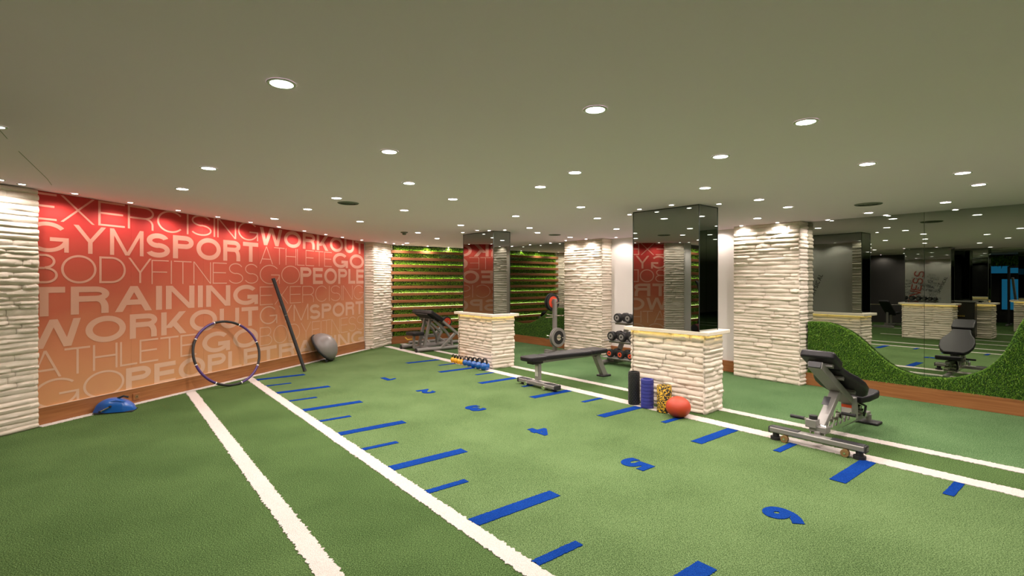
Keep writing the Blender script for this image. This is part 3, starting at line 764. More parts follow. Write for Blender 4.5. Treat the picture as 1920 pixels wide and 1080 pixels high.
ROWN = {0: 'over the mirrored white lines', 1: 'over the black cabinet', 2: 'before the charcoal wall', 3: 'beside the charcoal wall', 4: 'over the cable machines'}
rear = [(2.6, -1.6, 1), (5.3, -1.9, 1), (.8, -1.6, 1), (-1.5, -2.5, 1), (4.2, -3.4, 2), (2.0, -3.6, 2), (6.0, -3.9, 2), (.2, -4, 2), (3.6, -5.4, 3), (5.4, -5.5, 3), (1.2, -5.6, 3), (2.2, -7.8, 4), (0, -7.8, 4)]
cnt = {}
for a, b, g in sorted(rear, key=lambda q: -q[0]):
    cnt[g] = cnt.get(g, 0)+1
    downlight(M(a, b), False, 'downlight seen in the large mirror %s, %s from the left' % (ROWN[g], ORD[cnt[g]-1]), 'rear downlights')
small = {
 'mural': ([(158,363),(263,380),(348,394.6),(418,406.7),(480,416.7),(530,425.3),(575,433),(613.5,439.5),(650,444.7),(680,450)], 'small spotlight grazing the red mural, %s from its left end'),
 'left': ([(0,337.5)], 'small spotlight over the stone column at the left edge'),
 'corner': ([(723,454),(738.6,456.6),(755.6,458.5),(802,461.3),(841,463.5)], 'small spotlight at the far corner by the slatted wall, %s from the mural'),
 'far pillar': ([(867.5,435.8),(895,431.4),(917,432),(946.5,431)], 'small spotlight beside the far mirrored column, %s from the left'),
 'far mirror': ([(960,461.5),(994,458.7),(1032,455.6)], 'small spotlight over the far mirror, %s from the left'),
 'column': ([(1061,451),(1099,448)], 'small spotlight over the stone column behind the plate tree, %s from the left'),
 'recess': ([(1155,445),(1341,430)], 'small spotlight over the white recess wall, %s from the left'),
 'pillar': ([(1180.5,402),(1199,392),(1259,384),(1348,382)], 'small spotlight beside the near mirrored column, %s from the left'),
 'column2': ([(1390,423),(1457.5,417)], 'small spotlight over the stone column left of the grass wave, %s from the left'),
 'mirror': ([(1552,412),(1660.5,403),(1791,392.6)], 'small spotlight along the top of the large mirror, %s from the left')}
for key, (L_, lab) in small.items():
    for i, q in enumerate(L_):
        p = Gc(*q)
        if key == 'mural':           # these stand a hand's breadth and a half off the wall
            dd = (p-WA).dot(WN); p = p - WN*(dd-.24)
        downlight(p, True, lab % ORD[i] if '%' in lab else lab, 'small wall washing spotlights')
for k, (a, b, lab) in enumerate([(.7, 8.2, 'over the mirror just past the right edge of the photo'), (-.2, 8.2, 'over the mirror, second past the right edge of the photo'), (6.3, 8.22, 'over the hidden middle of the recess wall, left one'), (5.4, 8.22, 'over the hidden middle of the recess wall, right one'), (4.2, -.5, 'over the mirrored counter, left one'), (3.5, -.5, 'over the mirrored counter, right one'), (7.05, -1.6, 'over the slats left of the mural, nearer the mural'), (7.0, -2.3, 'over the slats left of the mural, further from the mural'), (5.2, -6.15, 'washing the charcoal wall, right one'), (6.3, -6.15, 'washing the charcoal wall, left one')] + [(*AB(WA - WD*.30 + WN*.30), 'added out of view over the left stone column to brighten it')]):  # last entry is an unseen spot added to brighten the left stone column
    downlight(M(a, b), True, 'small spotlight ' + lab, 'small wall washing spotlights')

# ceiling fittings
def diffuser(px, py, r, label):
    p = Gc(px, py); t = thing('air_diffuser', label, 'air vent', Vector((p.x, p.y, ceil_z(p.x))), 0)
    MB().lathe([(r, 0), (r, -.004), (r*.93, -.010), (r*.93, -.001)], 32).build('ring', 'grille', t)
    for k in range(3): MB().lathe([(r*(.80-.25*k), -.001), (r*(.72-.25*k), -.012), (r*(.70-.25*k), -.010), (r*(.78-.25*k), -.001)], 28).build('vane', 'grille', t)
diffuser(653, 380.5, .12, 'round grey air diffuser above the mural side'); diffuser(1628, 382.5, .14, 'round grey air diffuser near the large mirror')
diffuser(1040, 440, .12, 'round grey air diffuser near the stone column behind the plate tree')
p = Gc(758, 435); t = thing('smoke_detector', 'small grey smoke detector on the ceiling near the slatted wall', 'detector', Vector((p.x, p.y, CEIL)), 0)
MB().lathe([(.065, 0), (.068, -.012), (.055, -.02)], 24).build('base', 'grille', t); MB().lathe([(.036, -.02), (.036, -.045), (.02, -.055), (0, -.057)], 20).build('sensor', 'grille', t)
t = thing('air_cassette', 'long flush ceiling air cassette seen in the wall mirror', 'air vent', M(2.0, -2.9, CEIL), TH)
MB().box(-.3, .3, -1.0, 1.0, -.03, 0).build('frame', 'trim_white', t, bevel=.005); MB().box(-.2, .2, -.85, .85, -.034, -.03).build('grille', 'grille', t)

# ------------------------------------------------------------------ gym equipment helpers (local x = b, y = a)
def pad(parent, outline, th, mtx, name='pad', bev=.018):
    return MB().prism(outline, 0, th, mtx).build(name, 'vinyl', parent, bevel=bev, seg=3)
def rrect(hx, hy, r=.03, n=4):
    out = []
    for cx_, cy_, a0 in ((hx-r, hy-r, 0), (-hx+r, hy-r, 90), (-hx+r, -hy+r, 180), (hx-r, -hy+r, 270)):
        for k in range(n+1): t = R(a0+90*k/n); out.append((cx_+r*math.cos(t), cy_+r*math.sin(t)))
    return out
def axes(o, x, y, z=None):
    x = Vector(x).normalized(); y = Vector(y).normalized(); z = x.cross(y)
    m = Matrix((x, y, z)).transposed().to_4x4(); m.translation = Vector(o); return m

# --- adjustable bench: foot at x=0, runs to +x
t = thing('adjustable_bench', 'grey framed adjustable incline bench with its back pad raised, right of the lane', 'bench', M(1.95, 5.22), TH)
hL = .42
MB().bar((0, -hL, .098), (0, hL, .098), .085, .055, (0, 0, 1)).build('foot_bar', 'tube', t, bevel=.012)
for sy in (-1, 1):
    c = MB().box(-.045, .045, sy*hL-.02 if sy > 0 else -hL-.0, sy*hL+.0 if sy > 0 else -hL+.02, .065, .130).build('end_cap', 'rubber', t, bevel=.01)
    MB().box(-.036, .036, sy*.27-.13, sy*.27+.13, .125, .132).build('grip_plate', 'dark_plastic', t, bevel=.003)
    MB().cyl((.0, sy*.36, .0), (.0, sy*.36, .03), .05, n=18).cyl((0, sy*.36, .03), (0, sy*.36, .075), .03, n=14).build('rubber_foot', 'rubber', t)
    wh_ = MB().cyl((-.060, sy*.26, .036), (-.022, sy*.26, .036), .034, n=20).build('wheel', 'brass', t)
    MB().bar((-.012, sy*.26, .02), (-.012, sy*.26, .08), .012, .05).cyl((-.066, sy*.26, .036), (0, sy*.26, .036), .010, n=12).build('wheel_bracket', 'chrome', wh_)
MB().bar((.03, 0, .13), (1.46, 0, .10), .05, .05).build('spine', 'tube', t, bevel=.008)
MB().cyl((1.40, -.02, .10), (1.40, -.02, .03), .028, n=14).build('rear_post', 'tube', t)
MB().box(1.32, 1.48, -.13, .13, 0, .03).build('rear_foot', 'rubber', t, bevel=.01)
# toothed rails
for sy in (-1, 1):
    y0 = sy*.062-.004; rail = []
    rail = [(.05, .12)]
    rail += [(.05, .19)]
    for k in range(6):
        x = .12+.11*k; rail += [(x, .17), (x+.045, .24), (x+.065, .24), (x+.05, .18)]
    rail += [(.86, .20), (.86, .14)]
    T = Matrix(((1, 0, 0, 0), (0, 0, 1, y0), (0, 1, 0, 0), (0, 0, 0, 1)))
    MB().prism(rail, 0, .008, T).build('toothed_rail', 'chrome', t)
MB().bar((.10, 0, .17), (.54, 0, .49), .065, .085, (0, 1, 0)).build('support_arm', 'silver', t, bevel=.006)
MB().box(.045, .16, -.075, .075, .14, .20).build('arm_block', 'tube', t, bevel=.008)
MB().cyl((.10, -.06, .19), (.10, .06, .19), .02, n=14).build('pivot', 'chrome', t)
MB().cyl((.06, .08, .25), (.06, .14, .25), .011, n=12).build('handle_rod', 'chrome', t)
MB().cyl((.06, .12, .25), (.06, .245, .25), .017, n=14).build('handle_grip', 'rubber', t)
MB().box(.02, .11, .0, .10, .18, .26).build('latch_box', 'tube', t, bevel=.008); MB().cyl((.06, .04, .26), (.06, .04, .295), .036, n=18).build('latch_knob', 'rubber', t)
MB().cyl((.42, -.08, .28), (.42, -.20, .28), .016, n=12).build('side_grip', 'rubber', t); MB().cyl((.42, -.03, .28), (.42, -.09, .28), .010, n=12).build('side_rod', 'chrome', t)
MB().box(.80, .96, -.055, .055, .13, .36, Matrix.Rotation(R(0), 4, 'Y')).build('upright', 'silver', t, bevel=.006)
MB().box(.792, .7995, -.045, .045, .265, .295).build('red_label', 'label_red', t)['label'] = 'orange strip of the warning label'
MB().box(.792, .7995, -.045, .045, .145, .264).build('warning_label', 'label_paper', t)['label'] = 'grey warning label'
# logo on the arm
T = axes((.20, .034, .28), (.70, 0, .70), (-.70, 0, .70))
MB().box(.235, .335, -.03, .03, 0, .002, axes((.055, .0, .2145), (.72, 0, .69), (0, 1, 0))).build('badge', 'dark_plastic', t)
# back pad and its beam: from head (x=.06,z=.90) to hip (x=.98,z=.43)
hd = Vector((.03, 0, .86)); hp = Vector((1.0, 0, .315)); dv = (hp-hd).normalized(); nv = Vector((-dv.z, 0, dv.x)); nv = nv if nv.z > 0 else -nv
T = axes(hd, dv, (0, 1, 0));
if T.to_3x3().col[2].dot(nv) < 0: T = axes(hd, dv, (0, -1, 0))
Ti = T
MB().box(.0, .90, -.062, .062, -.115, -.045, T).build('back_beam', 'silver', t, bevel=.006)
MB().box(-.012, .003, -.055, .055, -.11, -.05, T).build('beam_cap', 'dark_plastic', t, bevel=.004)
ol = []
prof = [(.27, .125), (.34, .13), (.43, .155), (.53, .205), (.65, .228), (.78, .22), (.90, .18), (.965, .13)]
ol = [(x, y) for x, y in prof] + [(x, -y) for x, y in prof[::-1]]
pad(t, ol, .062, T @ Matrix.Translation((0, 0, -.012)), 'back_pad')
pad(t, [(x+.11, y) for x, y in rrect(.135, .15, .04)], .075, T @ Matrix.Translation((0, 0, -.012)), 'head_pad')
for xx in (.12, .42, .78):
    MB().box(xx-.02, xx+.02, -.11, .11, -.045, -.012, T).build('pad_bracket', 'tube', t, bevel=.003)
MB().bar((.86, 0, .27), (1.28, 0, .30), .06, .05).build('seat_beam', 'tube', t, bevel=.006)
T2 = axes((.93, 0, .30), (.995, 0, .10), (0, 1, 0))
ol = [(0, .10), (.10, .145), (.28, .17), (.36, .155), (.385, .1), (.385, -.1), (.36, -.155), (.28, -.17), (.10, -.145), (0, -.10)]
pad(t, ol, .07, T2, 'seat_pad')
MB().bar((.84, 0, .32), (.52, 0, .50), .03, .05, (0, 1, 0)).build('linkage', 'tube', t, bevel=.003)
for k in range(3): MB().cyl((1.0+.07*k, -.07, .25-.05*k), (1.0+.07*k, .07, .25-.05*k), .022, n=14).build('roller', 'chrome', t)
MB().tube([(1.0, -.06, .29), (1.09, -.085, .25), (1.06, -.085, .19), (1.12, -.06, .14)], .012, 10).build('cable_guard', 'rubber', t)
MB().bar((.95, .0, .12), (1.15, 0, .28), .04, .03, (0, 1, 0)).build('seat_strut', 'tube', t, bevel=.003)

# --- flat bench
t = thing('flat_bench', 'low flat weight bench with black pads between the two counters', 'bench', M(5.64, 5.00), TH)
MB().bar((0, -.40, .062), (0, .40, .062), .11, .06).build('foot_bar', 'tube', t, bevel=.012)
for sy in (-1, 1):
    MB().box(-.057, .057, min(sy*.40, sy*.43), max(sy*.40, sy*.43), .028, .096).build('end_cap', 'rubber', t, bevel=.008)
    MB().box(-.045, .045, sy*.28-.10, sy*.28+.10, .090, .097).build('grip_plate', 'dark_plastic', t, bevel=.002)
    MB().cyl((-.08, sy*.20, .035), (-.05, sy*.20, .035), .032, n=18).build('wheel', 'chrome', t)
    MB().box(-.05, .0, sy*.20-.03, sy*.20+.03, .02, .06).build('wheel_bracket', 'tube', t, bevel=.004)
    MB().cyl((.0, sy*.34, 0), (0, sy*.34, .04), .035, n=16).build('rubber_foot', 'rubber', t)
MB().bar((.0, 0, .11), (.0, 0, .38), .085, .06, (1, 0, 0)).build('post', 'silver', t, bevel=.006)
MB().box(-.034, -.0305, -.03, .03, .17, .33).build('warning_label', 'label_paper', t)
MB().bar((-.08, 0, .385), (1.36, 0, .385), .07, .045).build('seat_rail', 'silver', t, bevel=.006)
MB().bar((1.26, 0, .37), (1.46, 0, .02), .085, .10, (1, 0, .4)).build('rear_leg', 'silver', t, bevel=.006)
MB().box(1.36, 1.56, -.075, .075, 0, .03).build('rear_foot', 'rubber', t, bevel=.008)
MB().bar((1.49, 0, .05), (1.37, 0, .28), .03, .02, (1, 0, .5)).build('leg_pad', 'rubber', t)
T = Matrix.Translation((0, 0, .408))
ol = [(-.26, .09), (-.24, .13), (-.10, .135), (.06, .14), (.06, -.14), (-.10, -.135), (-.24, -.13), (-.26, -.09)]
pad(t, ol, .07, T, 'pad_front', .02)
ol = [(.075, .115), (.35, .125), (.62, .145), (.88, .185), (.98, .185), (1.0, .16), (1.0, -.16), (.98, -.185), (.88, -.185), (.62, -.145), (.35, -.125), (.075, -.115)]
pad(t, ol, .07, T, 'pad_middle', .02)
pad(t, [(x+1.21, y) for x, y in rrect(.195, .165, .06)], .07, T, 'pad_rear', .02)
MB().box(-.16, .04, -.07, .07, .36, .408).build('pad_plate', 'rubber', t, bevel=.006)

# --- preacher curl bench
t = thing('curl_bench', 'grey preacher curl bench in front of the far slatted wall', 'bench', M(10.42, 5.32), TH)
for sy, l in ((-1, 1.15), (1, 1.18)):
    MB().cyl((0, sy*.37, .05), (l, sy*.37, .05), .045, n=18).build('foot_tube', 'tube', t)
    for xx in (-.012, l-.01): MB().cyl((xx, sy*.37, .05), (xx+.022, sy*.37, .05), .047, n=18).build('end_cap', 'rubber', t)
MB().cyl((.30, -.37, .07), (.30, .37, .07), .035, n=14).build('cross_tube', 'tube', t); MB().cyl((.95, -.37, .07), (.95, .37, .07), .035, n=14).build('cross_tube', 'tube', t)
MB().bar((.13, 0, .06), (.95, 0, .09), .06, .05).build('spine', 'tube', t, bevel=.006)
MB().bar((.14, 0, .05), (.14, 0, .34), .05, .05, (1, 0, 0)).build('seat_post', 'silver', t, bevel=.005)
MB().tube([(.10, .0, .26), (0, .04, .25), (-.05, .05, .30)], .011, 10).build('seat_lever', 'gold', t)['label'] = 'yellow adjusting lever'
pad(t, [(x+.17, y) for x, y in rrect(.15, .20, .05)], .075, Matrix.Translation((0, 0, .345)), 'seat_pad')
for sy in (-1, 1):
    MB().bar((.33, sy*.12, .07), (.50, sy*.12, .74), .06, .06, (0, 1, 0)).build('upright', 'tube', t, bevel=.006)
    MB().tube([(.48, sy*.30, .70), (.80, sy*.30, .42), (.92, sy*.33, .24), (.94, sy*.36, .07)], .032, 12).build('side_tube', 'tube', t)
MB().bar((.50, -.30, .72), (.50, .30, .72), .05, .05).build('pad_crossbar', 'tube', t, bevel=.004)
MB().bar((.50, .36, .80), (1.12, .42, .30), .05, .07, (0, 1, 0)).bar((.50, -.36, .80), (1.12, -.42, .30), .05, .07, (0, 1, 0)).build('pad_rail', 'silver', t, bevel=.004)
MB().bar((1.10, .40, .36), (.92, .38, .05), .05, .06, (0, 1, 0)).bar((1.0, -.40, .38), (.62, -.38, .05), .05, .06, (0, 1, 0)).build('rear_strut', 'silver', t, bevel=.004)
T = axes((.34, 0, .90), (.80, 0, -.52), (0, 1, 0))
pad(t, [(x+.19, y) for x, y in rrect(.19, .46, .03)], .09, T @ Matrix.Translation((0, 0, -.06)), 'arm_pad', .015)
MB().box(.02, .36, -.30, .30, -.085, -.06, T).build('pad_board', 'rubber', t)
# --- plate loaded frame behind it
t = thing('plate_loaded_machine', 'low grey plate loaded frame with red disc behind the curl bench', 'machine', M(11.2, 6.1), TH)
MB().cyl((-.25, -.3, .05), (.9, -.3, .05), .04, n=16).cyl((-.25, .22, .05), (.9, .22, .05), .04, n=16).build('foot_tube', 'tube', t)
MB().bar((-.1, -.05, .22), (.35, -.05, .22), .09, .07).bar((.30, -.05, .20), (.62, -.05, .52), .07, .07, (0, 1, 0)).bar((.05, -.3, .05), (-.02, -.05, .2), .06, .06).bar((.5, -.3, .05), (.35, -.05, .2), .06, .06).build('frame', 'tube', t, bevel=.005)
MB().bar((.55, -.05, .52), (.80, -.05, .50), .06, .06).build('upper_beam', 'silver', t, bevel=.005)
MB().cyl((.60, -.20, .56), (.60, -.06, .56), .125, n=28).build('weight_plate', 'rubber', t); MB().cyl((.60, -.21, .56), (.60, -.2, .56), .095, n=28).build('plate_disc', 'plate_red', t)['label'] = 'red plate face'
MB().cyl((.60, -.25, .56), (.60, .1, .56), .02, n=12).build('plate_peg', 'chrome', t)

# --- plate tree
t = thing('plate_tree', 'upright steel tree holding weight plates in front of the stone column', 'weight rack', M(8.05, 7.62), TH)
MB().bar((0, 0, .05), (0, 0, 1.19), .075, .075, (1, 0, 0)).build('post', 'silver', t, bevel=.006)
MB().bar((0, -.30, .04), (0, .30, .04), .08, .05).bar((-.28, 0, .04), (.28, 0, .04), .08, .05).build('base', 'tube', t, bevel=.006)
for z, side in ((1.12, -1), (1.12, 1), (.83, -1), (.83, 1), (.36, -1), (.36, 1)):
    MB().cyl((0, side*.03, z), (0, side*.25, z+.01), .013, n=12).build('peg', 'chrome', t)
for z in (1.10, .82):
    MB().cyl((.04, -.0, z), (.26, -.0, z), .012, n=12).build('peg', 'chrome', t)
for z in (.80, .34):
    MB().cyl((-.04, -.0, z), (-.26, -.0, z), .012, n=12).build('peg', 'chrome', t)
def plate(label, loc, r, m_out, m_in, m_hub, th=.03):
    q = thing('weight_plate', label, 'weight plate', t.matrix_basis @ Vector(loc), TH)
    def disc(r0, r1, y0, y1, nm, mm):   # annulus with its axis along local y
        T = Matrix(((1, 0, 0, 0), (0, 0, 1, 0), (0, 1, 0, 0), (0, 0, 0, 1)))
        mb = MB(); mb.lathe([(r0, y0), (r1, y0), (r1, y1), (r0, y1)], 36, T)
        for f in [f for f in mb.bm.faces if len(f.verts) > 4]: mb.bm.faces.remove(f)
        lo = [v for v in mb.bm.verts]; n = 36
        for k in range(n): mb.bm.faces.new((lo[k], lo[(k+1) % n], lo[3*n+(k+1) % n], lo[3*n+k]))
        return mb.build(nm, mm, q)
    disc(r*.72, r, -th/2, th/2, 'rim', m_out); disc(r*.30, r*.74, -th/2+.004, th/2-.004, 'face', m_in); disc(.016, r*.31, -th/2-.003, th/2+.003, 'hub', m_hub)
t.rotation_euler = (0, 0, TH); bpy.context.view_layer.update()
plate('black rimmed weight plate with orange-red face at the top of the plate tree', (0, .056, 1.12), .18, 'rubber', 'plate_red', 'chrome')
plate('plain black weight plate at the top of the plate tree behind the red one', (0, .10, 1.12), .195, 'rubber', 'rubber', 'chrome')
plate('chrome rimmed weight plate with black face low on the plate tree', (0, -.115, .36), .205, 'silver', 'rubber', 'chrome')
plate('second silver weight plate low on the plate tree, behind the black faced one', (0, -.072, .36), .21, 'silver', 'silver', 'chrome')

# --- dumbbell rack in the recess
t = thing('dumbbell_rack', 'three tier grey dumbbell rack against the white recess wall', 'weight rack', M(5.82, 7.85), TH)
TI = [(.80, .20, -.06), (.46, .02, -.10), (.13, -.14, -.14)]
tiers = [(.88, -.12), (.545, -.30), (.235, -.36)]
for sy in (-1, 1):
    MB().cyl((-.58, sy*.60, .05), (.30, sy*.60, .05), .04, n=16).build('foot_tube', 'tube', t)
    MB().bar((-.30, sy*.48, .06), (.20, sy*.48, .95), .06, .08, (0, 1, 0)).build('upright', 'tube', t, bevel=.006)
for z, x in tiers:
    MB().box(x-.13, x+.13, -.66, .66, z-.10, z-.085).build('tray', 'silver', t, bevel=.004)
    MB().bar((x, -.62, z-.12), (x, .62, z-.12), .05, .04).build('tray_beam', 'tube', t)
rack_t = t; RM = Matrix.Translation(M(5.82, 7.85)) @ Matrix.Rotation(TH, 4, 'Z')
def dumbbell_meshes(mend):
    out = []
    for s in (-1, 1):
        mb = MB(); mb.lathe([(.066, .055), (.082, .065), (.085, .075), (.085, .145), (.078, .158), (.052, .158), (.050, .153)], 20, Matrix.Rotation(s*PI/2, 4, 'Y'))
        out.append(('head', mb, 'rubber'))
        mb = MB(); mb.lathe([(.050, .150), (.050, .156), (.022, .157)], 20, Matrix.Rotation(s*PI/2, 4, 'Y')); out.append(('end_disc', mb, mend))
        mb = MB(); mb.lathe([(.020, .153), (.020, .161), (0, .161)], 14, Matrix.Rotation(s*PI/2, 4, 'Y')); out.append(('end_bolt', mb, 'rubber'))
    mb = MB(); mb.cyl((-.06, 0, 0), (.06, 0, 0), .016, n=14); out.append(('handle', mb, 'chrome'))
    return out
protos = {}
for nm, mm in (('silver', 'silver'), ('red', 'plate_red')):
    protos[nm] = []
    for n_, mb, m_ in dumbbell_meshes(mm):
        o = mb.build(n_, m_); protos[nm].append((n_, o.data)); bpy.data.objects.remove(o)
names = ['top', 'middle', 'bottom']
for ti, (z, x) in enumerate(tiers):
    YS = [.47, .22, .0, -.19, -.37, -.53]; SS = [1, 1, .92, .86, .80, .74]; n = 6
    for k in range(n):
        y = YS[k]; kind = 'silver' if ti < 2 else 'red'
        if ti == 2 and k == 0: kind = 'red'
        lab = '%s black dumbbell with %s ends on the %s tier, counted from the plate tree side' % (ORD[k], kind, names[ti])
        q = thing('dumbbell', lab, 'dumbbell', RM @ Vector((x, y, z)), TH, 'dumbbells on the rack')
        sc_ = [1, 1, .88][ti]*SS[k]; q.scale = (sc_, sc_, sc_); q.location.z -= .085*(1-sc_)-.001
        last = None
        for n_, me in protos[kind]:
            if n_ in ('head', 'handle'): last = link_mesh(n_, me, q)
            else: link_mesh(n_, me, last)

# --- kettlebells along the far counter
def kettlebell(label, loc, s, m):
    q = thing('kettlebell', label, 'kettlebell', loc, TH, 'kettlebells along the far counter'); q.scale = (s*1.12, s, .62 if m == 'kyellow' else s*.92)
    MB().lathe([(.045, 0), (.060, .004), (.083, .035), (.092, .08), (.083, .125), (.055, .155), (.0, .166)], 24).build('body', m, q)
    MB().tube([(0, -.055, .135), (0, -.068, .175), (0, -.062, .215), (0, -.035, .24), (0, 0, .246), (0, .035, .24), (0, .062, .215), (0, .068, .175), (0, .055, .135)], .0165, 12).build('handle', 'handle', q)
ys = [8.40, 8.295, 8.19, 8.085]
for i, a in enumerate(ys): kettlebell('yellow kettlebell with black handle, %s from the left in the row by the far counter' % ORD[i], M(a, 5.25), .56, 'kyellow')
for i, a in enumerate([7.955, 7.81, 7.66, 7.50, 7.33]): kettlebell('blue kettlebell with black handle, %s from the right in the row by the far counter' % ORD[4-i], M(a, 5.255-.004*i), .72+.04*i, 'kblue')

# --- foam rollers and ball at the near counter
q = thing('foam_roller', 'tall black textured foam roller standing by the near counter', 'foam roller', M(4.10, 5.275), TH)
MB().lathe([(.066, 0), (.071, .01), (.071, .40), (.069, .42), (.050, .42), (.050, .38)], 32).build('sleeve', 'rubber', q)
MB().cyl((0, 0, .33), (0, 0, .385), .0495, n=28).build('core', 'teal', q)['label'] = 'teal inner core'
nb = MB()
for i in range(17):
    for k in range(14):
        t_ = 2*PI*(k+(i % 2)*.5)/14; z = .03+i*.0225; c, s_ = math.cos(t_), math.sin(t_)
        nb.lathe([(.0075, .0), (.0045, .006), (0, .0065)], 5, axes((.070*c, .070*s_, z), (-s_, c, 0), (0, 0, 1)))
o = nb.build('knobs', 'dark_plastic', q); o['kind'] = 'stuff'
q = thing('foam_roller', 'blue ribbed foam roller standing between the black and the yellow ones', 'foam roller', M(3.885, 5.26), TH)
pr = [(.060, 0), (.076, .006)]
for k in range(8):
    z = .012+k*.0425; pr += [(.079, z), (.079, z+.034), (.073, z+.037), (.073, z+.041)]
pr += [(.078, .352), (.074, .36), (.055, .36), (.052, .33)]
MB().lathe(pr, 32).build('sleeve', 'navy', q); MB().cyl((0, 0, .3), (0, 0, .34), .051, n=24).build('core', 'kblue', q)
m = mat('speckled_foam', (.01, .01, .008), .6); nt = m.node_tree; vn = nt.nodes.new('ShaderNodeTexVoronoi'); vn.inputs['Scale'].default_value = 95
tc = nt.nodes.new('ShaderNodeTexCoord'); nt.links.new(tc.outputs['Object'], vn.inputs['Vector']); sp_ = nt.nodes.new('ShaderNodeSeparateColor'); nt.links.new(vn.outputs['Color'], sp_.inputs[0])
cr = nt.nodes.new('ShaderNodeValToRGB'); cr.color_ramp.interpolation = 'CONSTANT'; cr.color_ramp.elements[0].color = (.012, .012, .008, 1); cr.color_ramp.elements[1].position = .58; cr.color_ramp.elements[1].color = (.62, .38, .02, 1)
nt.links.new(sp_.outputs[0], cr.inputs[0]); nt.links.new(cr.outputs[0], nt.nodes['Principled BSDF'].inputs['Base Color']); X['speckle'] = m
q = thing('foam_roller', 'short yellow and black speckled foam roller next to the ball', 'foam roller', M(3.635, 5.255), TH)
MB().lathe([(.080, 0), (.086, .006), (.086, .312), (.080, .32), (.034, .32), (.032, .27), (0, .27)], 36).build('body', 'speckle', q)
q = thing('exercise_ball', 'red-orange rubber ball on the turf in front of the near counter', 'ball', M(3.39, 5.175, .0), TH)
MB().lathe([(0, 0)]+[(.140*math.sin(R(a)), .121-.121*math.cos(R(a))) for a in range(8, 180, 8)]+[(0, .242)], 40).build('shell', 'red', q)
MB().lathe([(.008, .0), (.008, .003), (0, .0035)], 10, axes((-.083, -.094, .155), (.7, -.7, 0), (.2, .2, .9))).build('valve', 'rubber', q)

# --- hoop leaning on the mural
q = thing('exercise_hoop', 'large black and purple segmented exercise hoop leaning against the mural', 'hoop', (-4.335, 7.73, 0), 0)
hx_ = Vector((.52, .855, 0)).normalized(); hn = Vector((-hx_.y, hx_.x, 0)); up = (Vector((0, 0, 1))*.945 + hn*.327).normalized(); r_h = .497
cH = Vector((0, 0, .485)); base_ang = 14
for k in range(8):
    a0 = base_ang+45*k; pts = [cH + (hx_*math.cos(R(a))+up*math.sin(R(a)))*r_h for a in [a0+.7+(45-1.4)*j/12 for j in range(13)]]
    MB().tube(pts, .0185, 12).build('segment', 'purple' if k % 2 == 0 else 'rubber', q)['label'] = 'purple segment' if k % 2 == 0 else 'black segment'
    pts = [cH + (hx_*math.cos(R(a))+up*math.sin(R(a)))*r_h for a in (a0-.8, a0, a0+.8)]
    MB().tube(pts, .0192, 12).build('joint', 'white', q)['label'] = 'white joint'
# --- pole leaning on the mural
pb = Vector((-3.607, 8.83, .003)); pt = Vector((-4.175, 8.86, 1.625))
q = thing('weighted_bar', 'long black padded bar leaning upright against the mural', 'bar', pb, 0); d = pt-pb
MB().cyl(d*.02, d*.985, .029, n=20).build('sleeve', 'rubber', q); MB().cyl(d*.005, d*.02, .031, n=20).cyl(d*.985, d, .031, n=20).build('end_cap', 'dark_plastic', q)
MB().cyl(d*.60, d*.604, .0297, n=20).build('band', 'grille', q)
# --- half ball trainer
WQ = Vector((.99, .04, 0)).normalized(); n3 = (WQ*math.cos(R(38)) + Vector((0, 0, 1))*math.sin(R(38))).normalized()
hor = -WQ; dsc = (hor*math.sin(R(38)) + Vector((0, 0, 1))*math.cos(R(38))).normalized()
bp = Vector((-3.545, 10.02, .012)); q = thing('balance_dome', 'grey half-ball balance trainer propped on edge against the mural', 'balance trainer', bp, 0)
WP = Vector((-WQ.y, WQ.x, 0)); T = axes(dsc*.315, WP, dsc)
if T.to_3x3().col[2].dot(n3) < 0: T = axes(dsc*.315, -WP, dsc)
MB().lathe([(.0, -.02), (.30, -.02), (.318, -.008), (.32, .018), (.306, .03), (.295, .02)], 40, T).build('platform', 'rubber', q)
MB().lathe([(.297, .02), (.298, .045), (.288, .085), (.262, .135), (.215, .185), (.15, .235), (.08, .258), (0, .265)], 40, T).build('dome', 'bosu', q)
for yy in (-1, 1): MB().box(yy*.20-.05, yy*.20+.05, -.28, -.24, -.035, -.02, T).build('grip', 'dark_plastic', q)
# --- blue plastic trainer at the foot of the mural
hh = Vector((.93, .36, 0)).normalized(); q = thing('ankle_trainer', 'low blue plastic shell with metal strut at the foot of the mural', 'trainer', (-4.80, 6.135, 0), math.atan2(hh.y, hh.x))
mb = MB(); secs = []
for i in range(15):
    u_ = i/14; x = -.215+.42*u_; h_ = .17*min(1, (math.sin(PI*min(1, (u_**.80)*1.0)*.94+.06))**.62) if 0 < u_ < 1 else .02
    h_ = max(.02, h_); w_ = .105*min(1, .35+1.6*min(u_*1.2, (1-u_)*1.9)); secs.append((x, h_, w_))
rings = []
for x, h_, w_ in secs:
    ring = []
    for k in range(13):
        a = PI*k/12; ring.append(mb.bm.verts.new((x, w_*math.copysign(abs(math.cos(a))**.6, math.cos(a)), .012+(h_-.012)*math.sin(a)**.55)))
    rings.append(ring)
for A_, B_ in zip(rings, rings[1:]):
    for k in range(12): mb.bm.faces.new((A_[k], A_[k+1], B_[k+1], B_[k]))
    mb.bm.faces.new((A_[0], B_[0], B_[12], A_[12]))
mb.bm.faces.new(rings[0]); mb.bm.faces.new(rings[-1][::-1])
mb.build('shell', 'blue_plastic', q)
MB().box(-.20, .20, -.10, .10, 0, .014).build('base', 'rubber', q, bevel=.004)
MB().cyl((-.12, -.118, .035), (-.02, -.118, .085), .007, n=10).build('strut', 'chrome', q); MB().cyl((-.02, -.10, .087), (-.02, -.125, .087), .013, n=12).cyl((-.12, -.10, .033), (-.12, -.125, .033), .013, n=12).build('strut_bolt', 'dark_plastic', q)
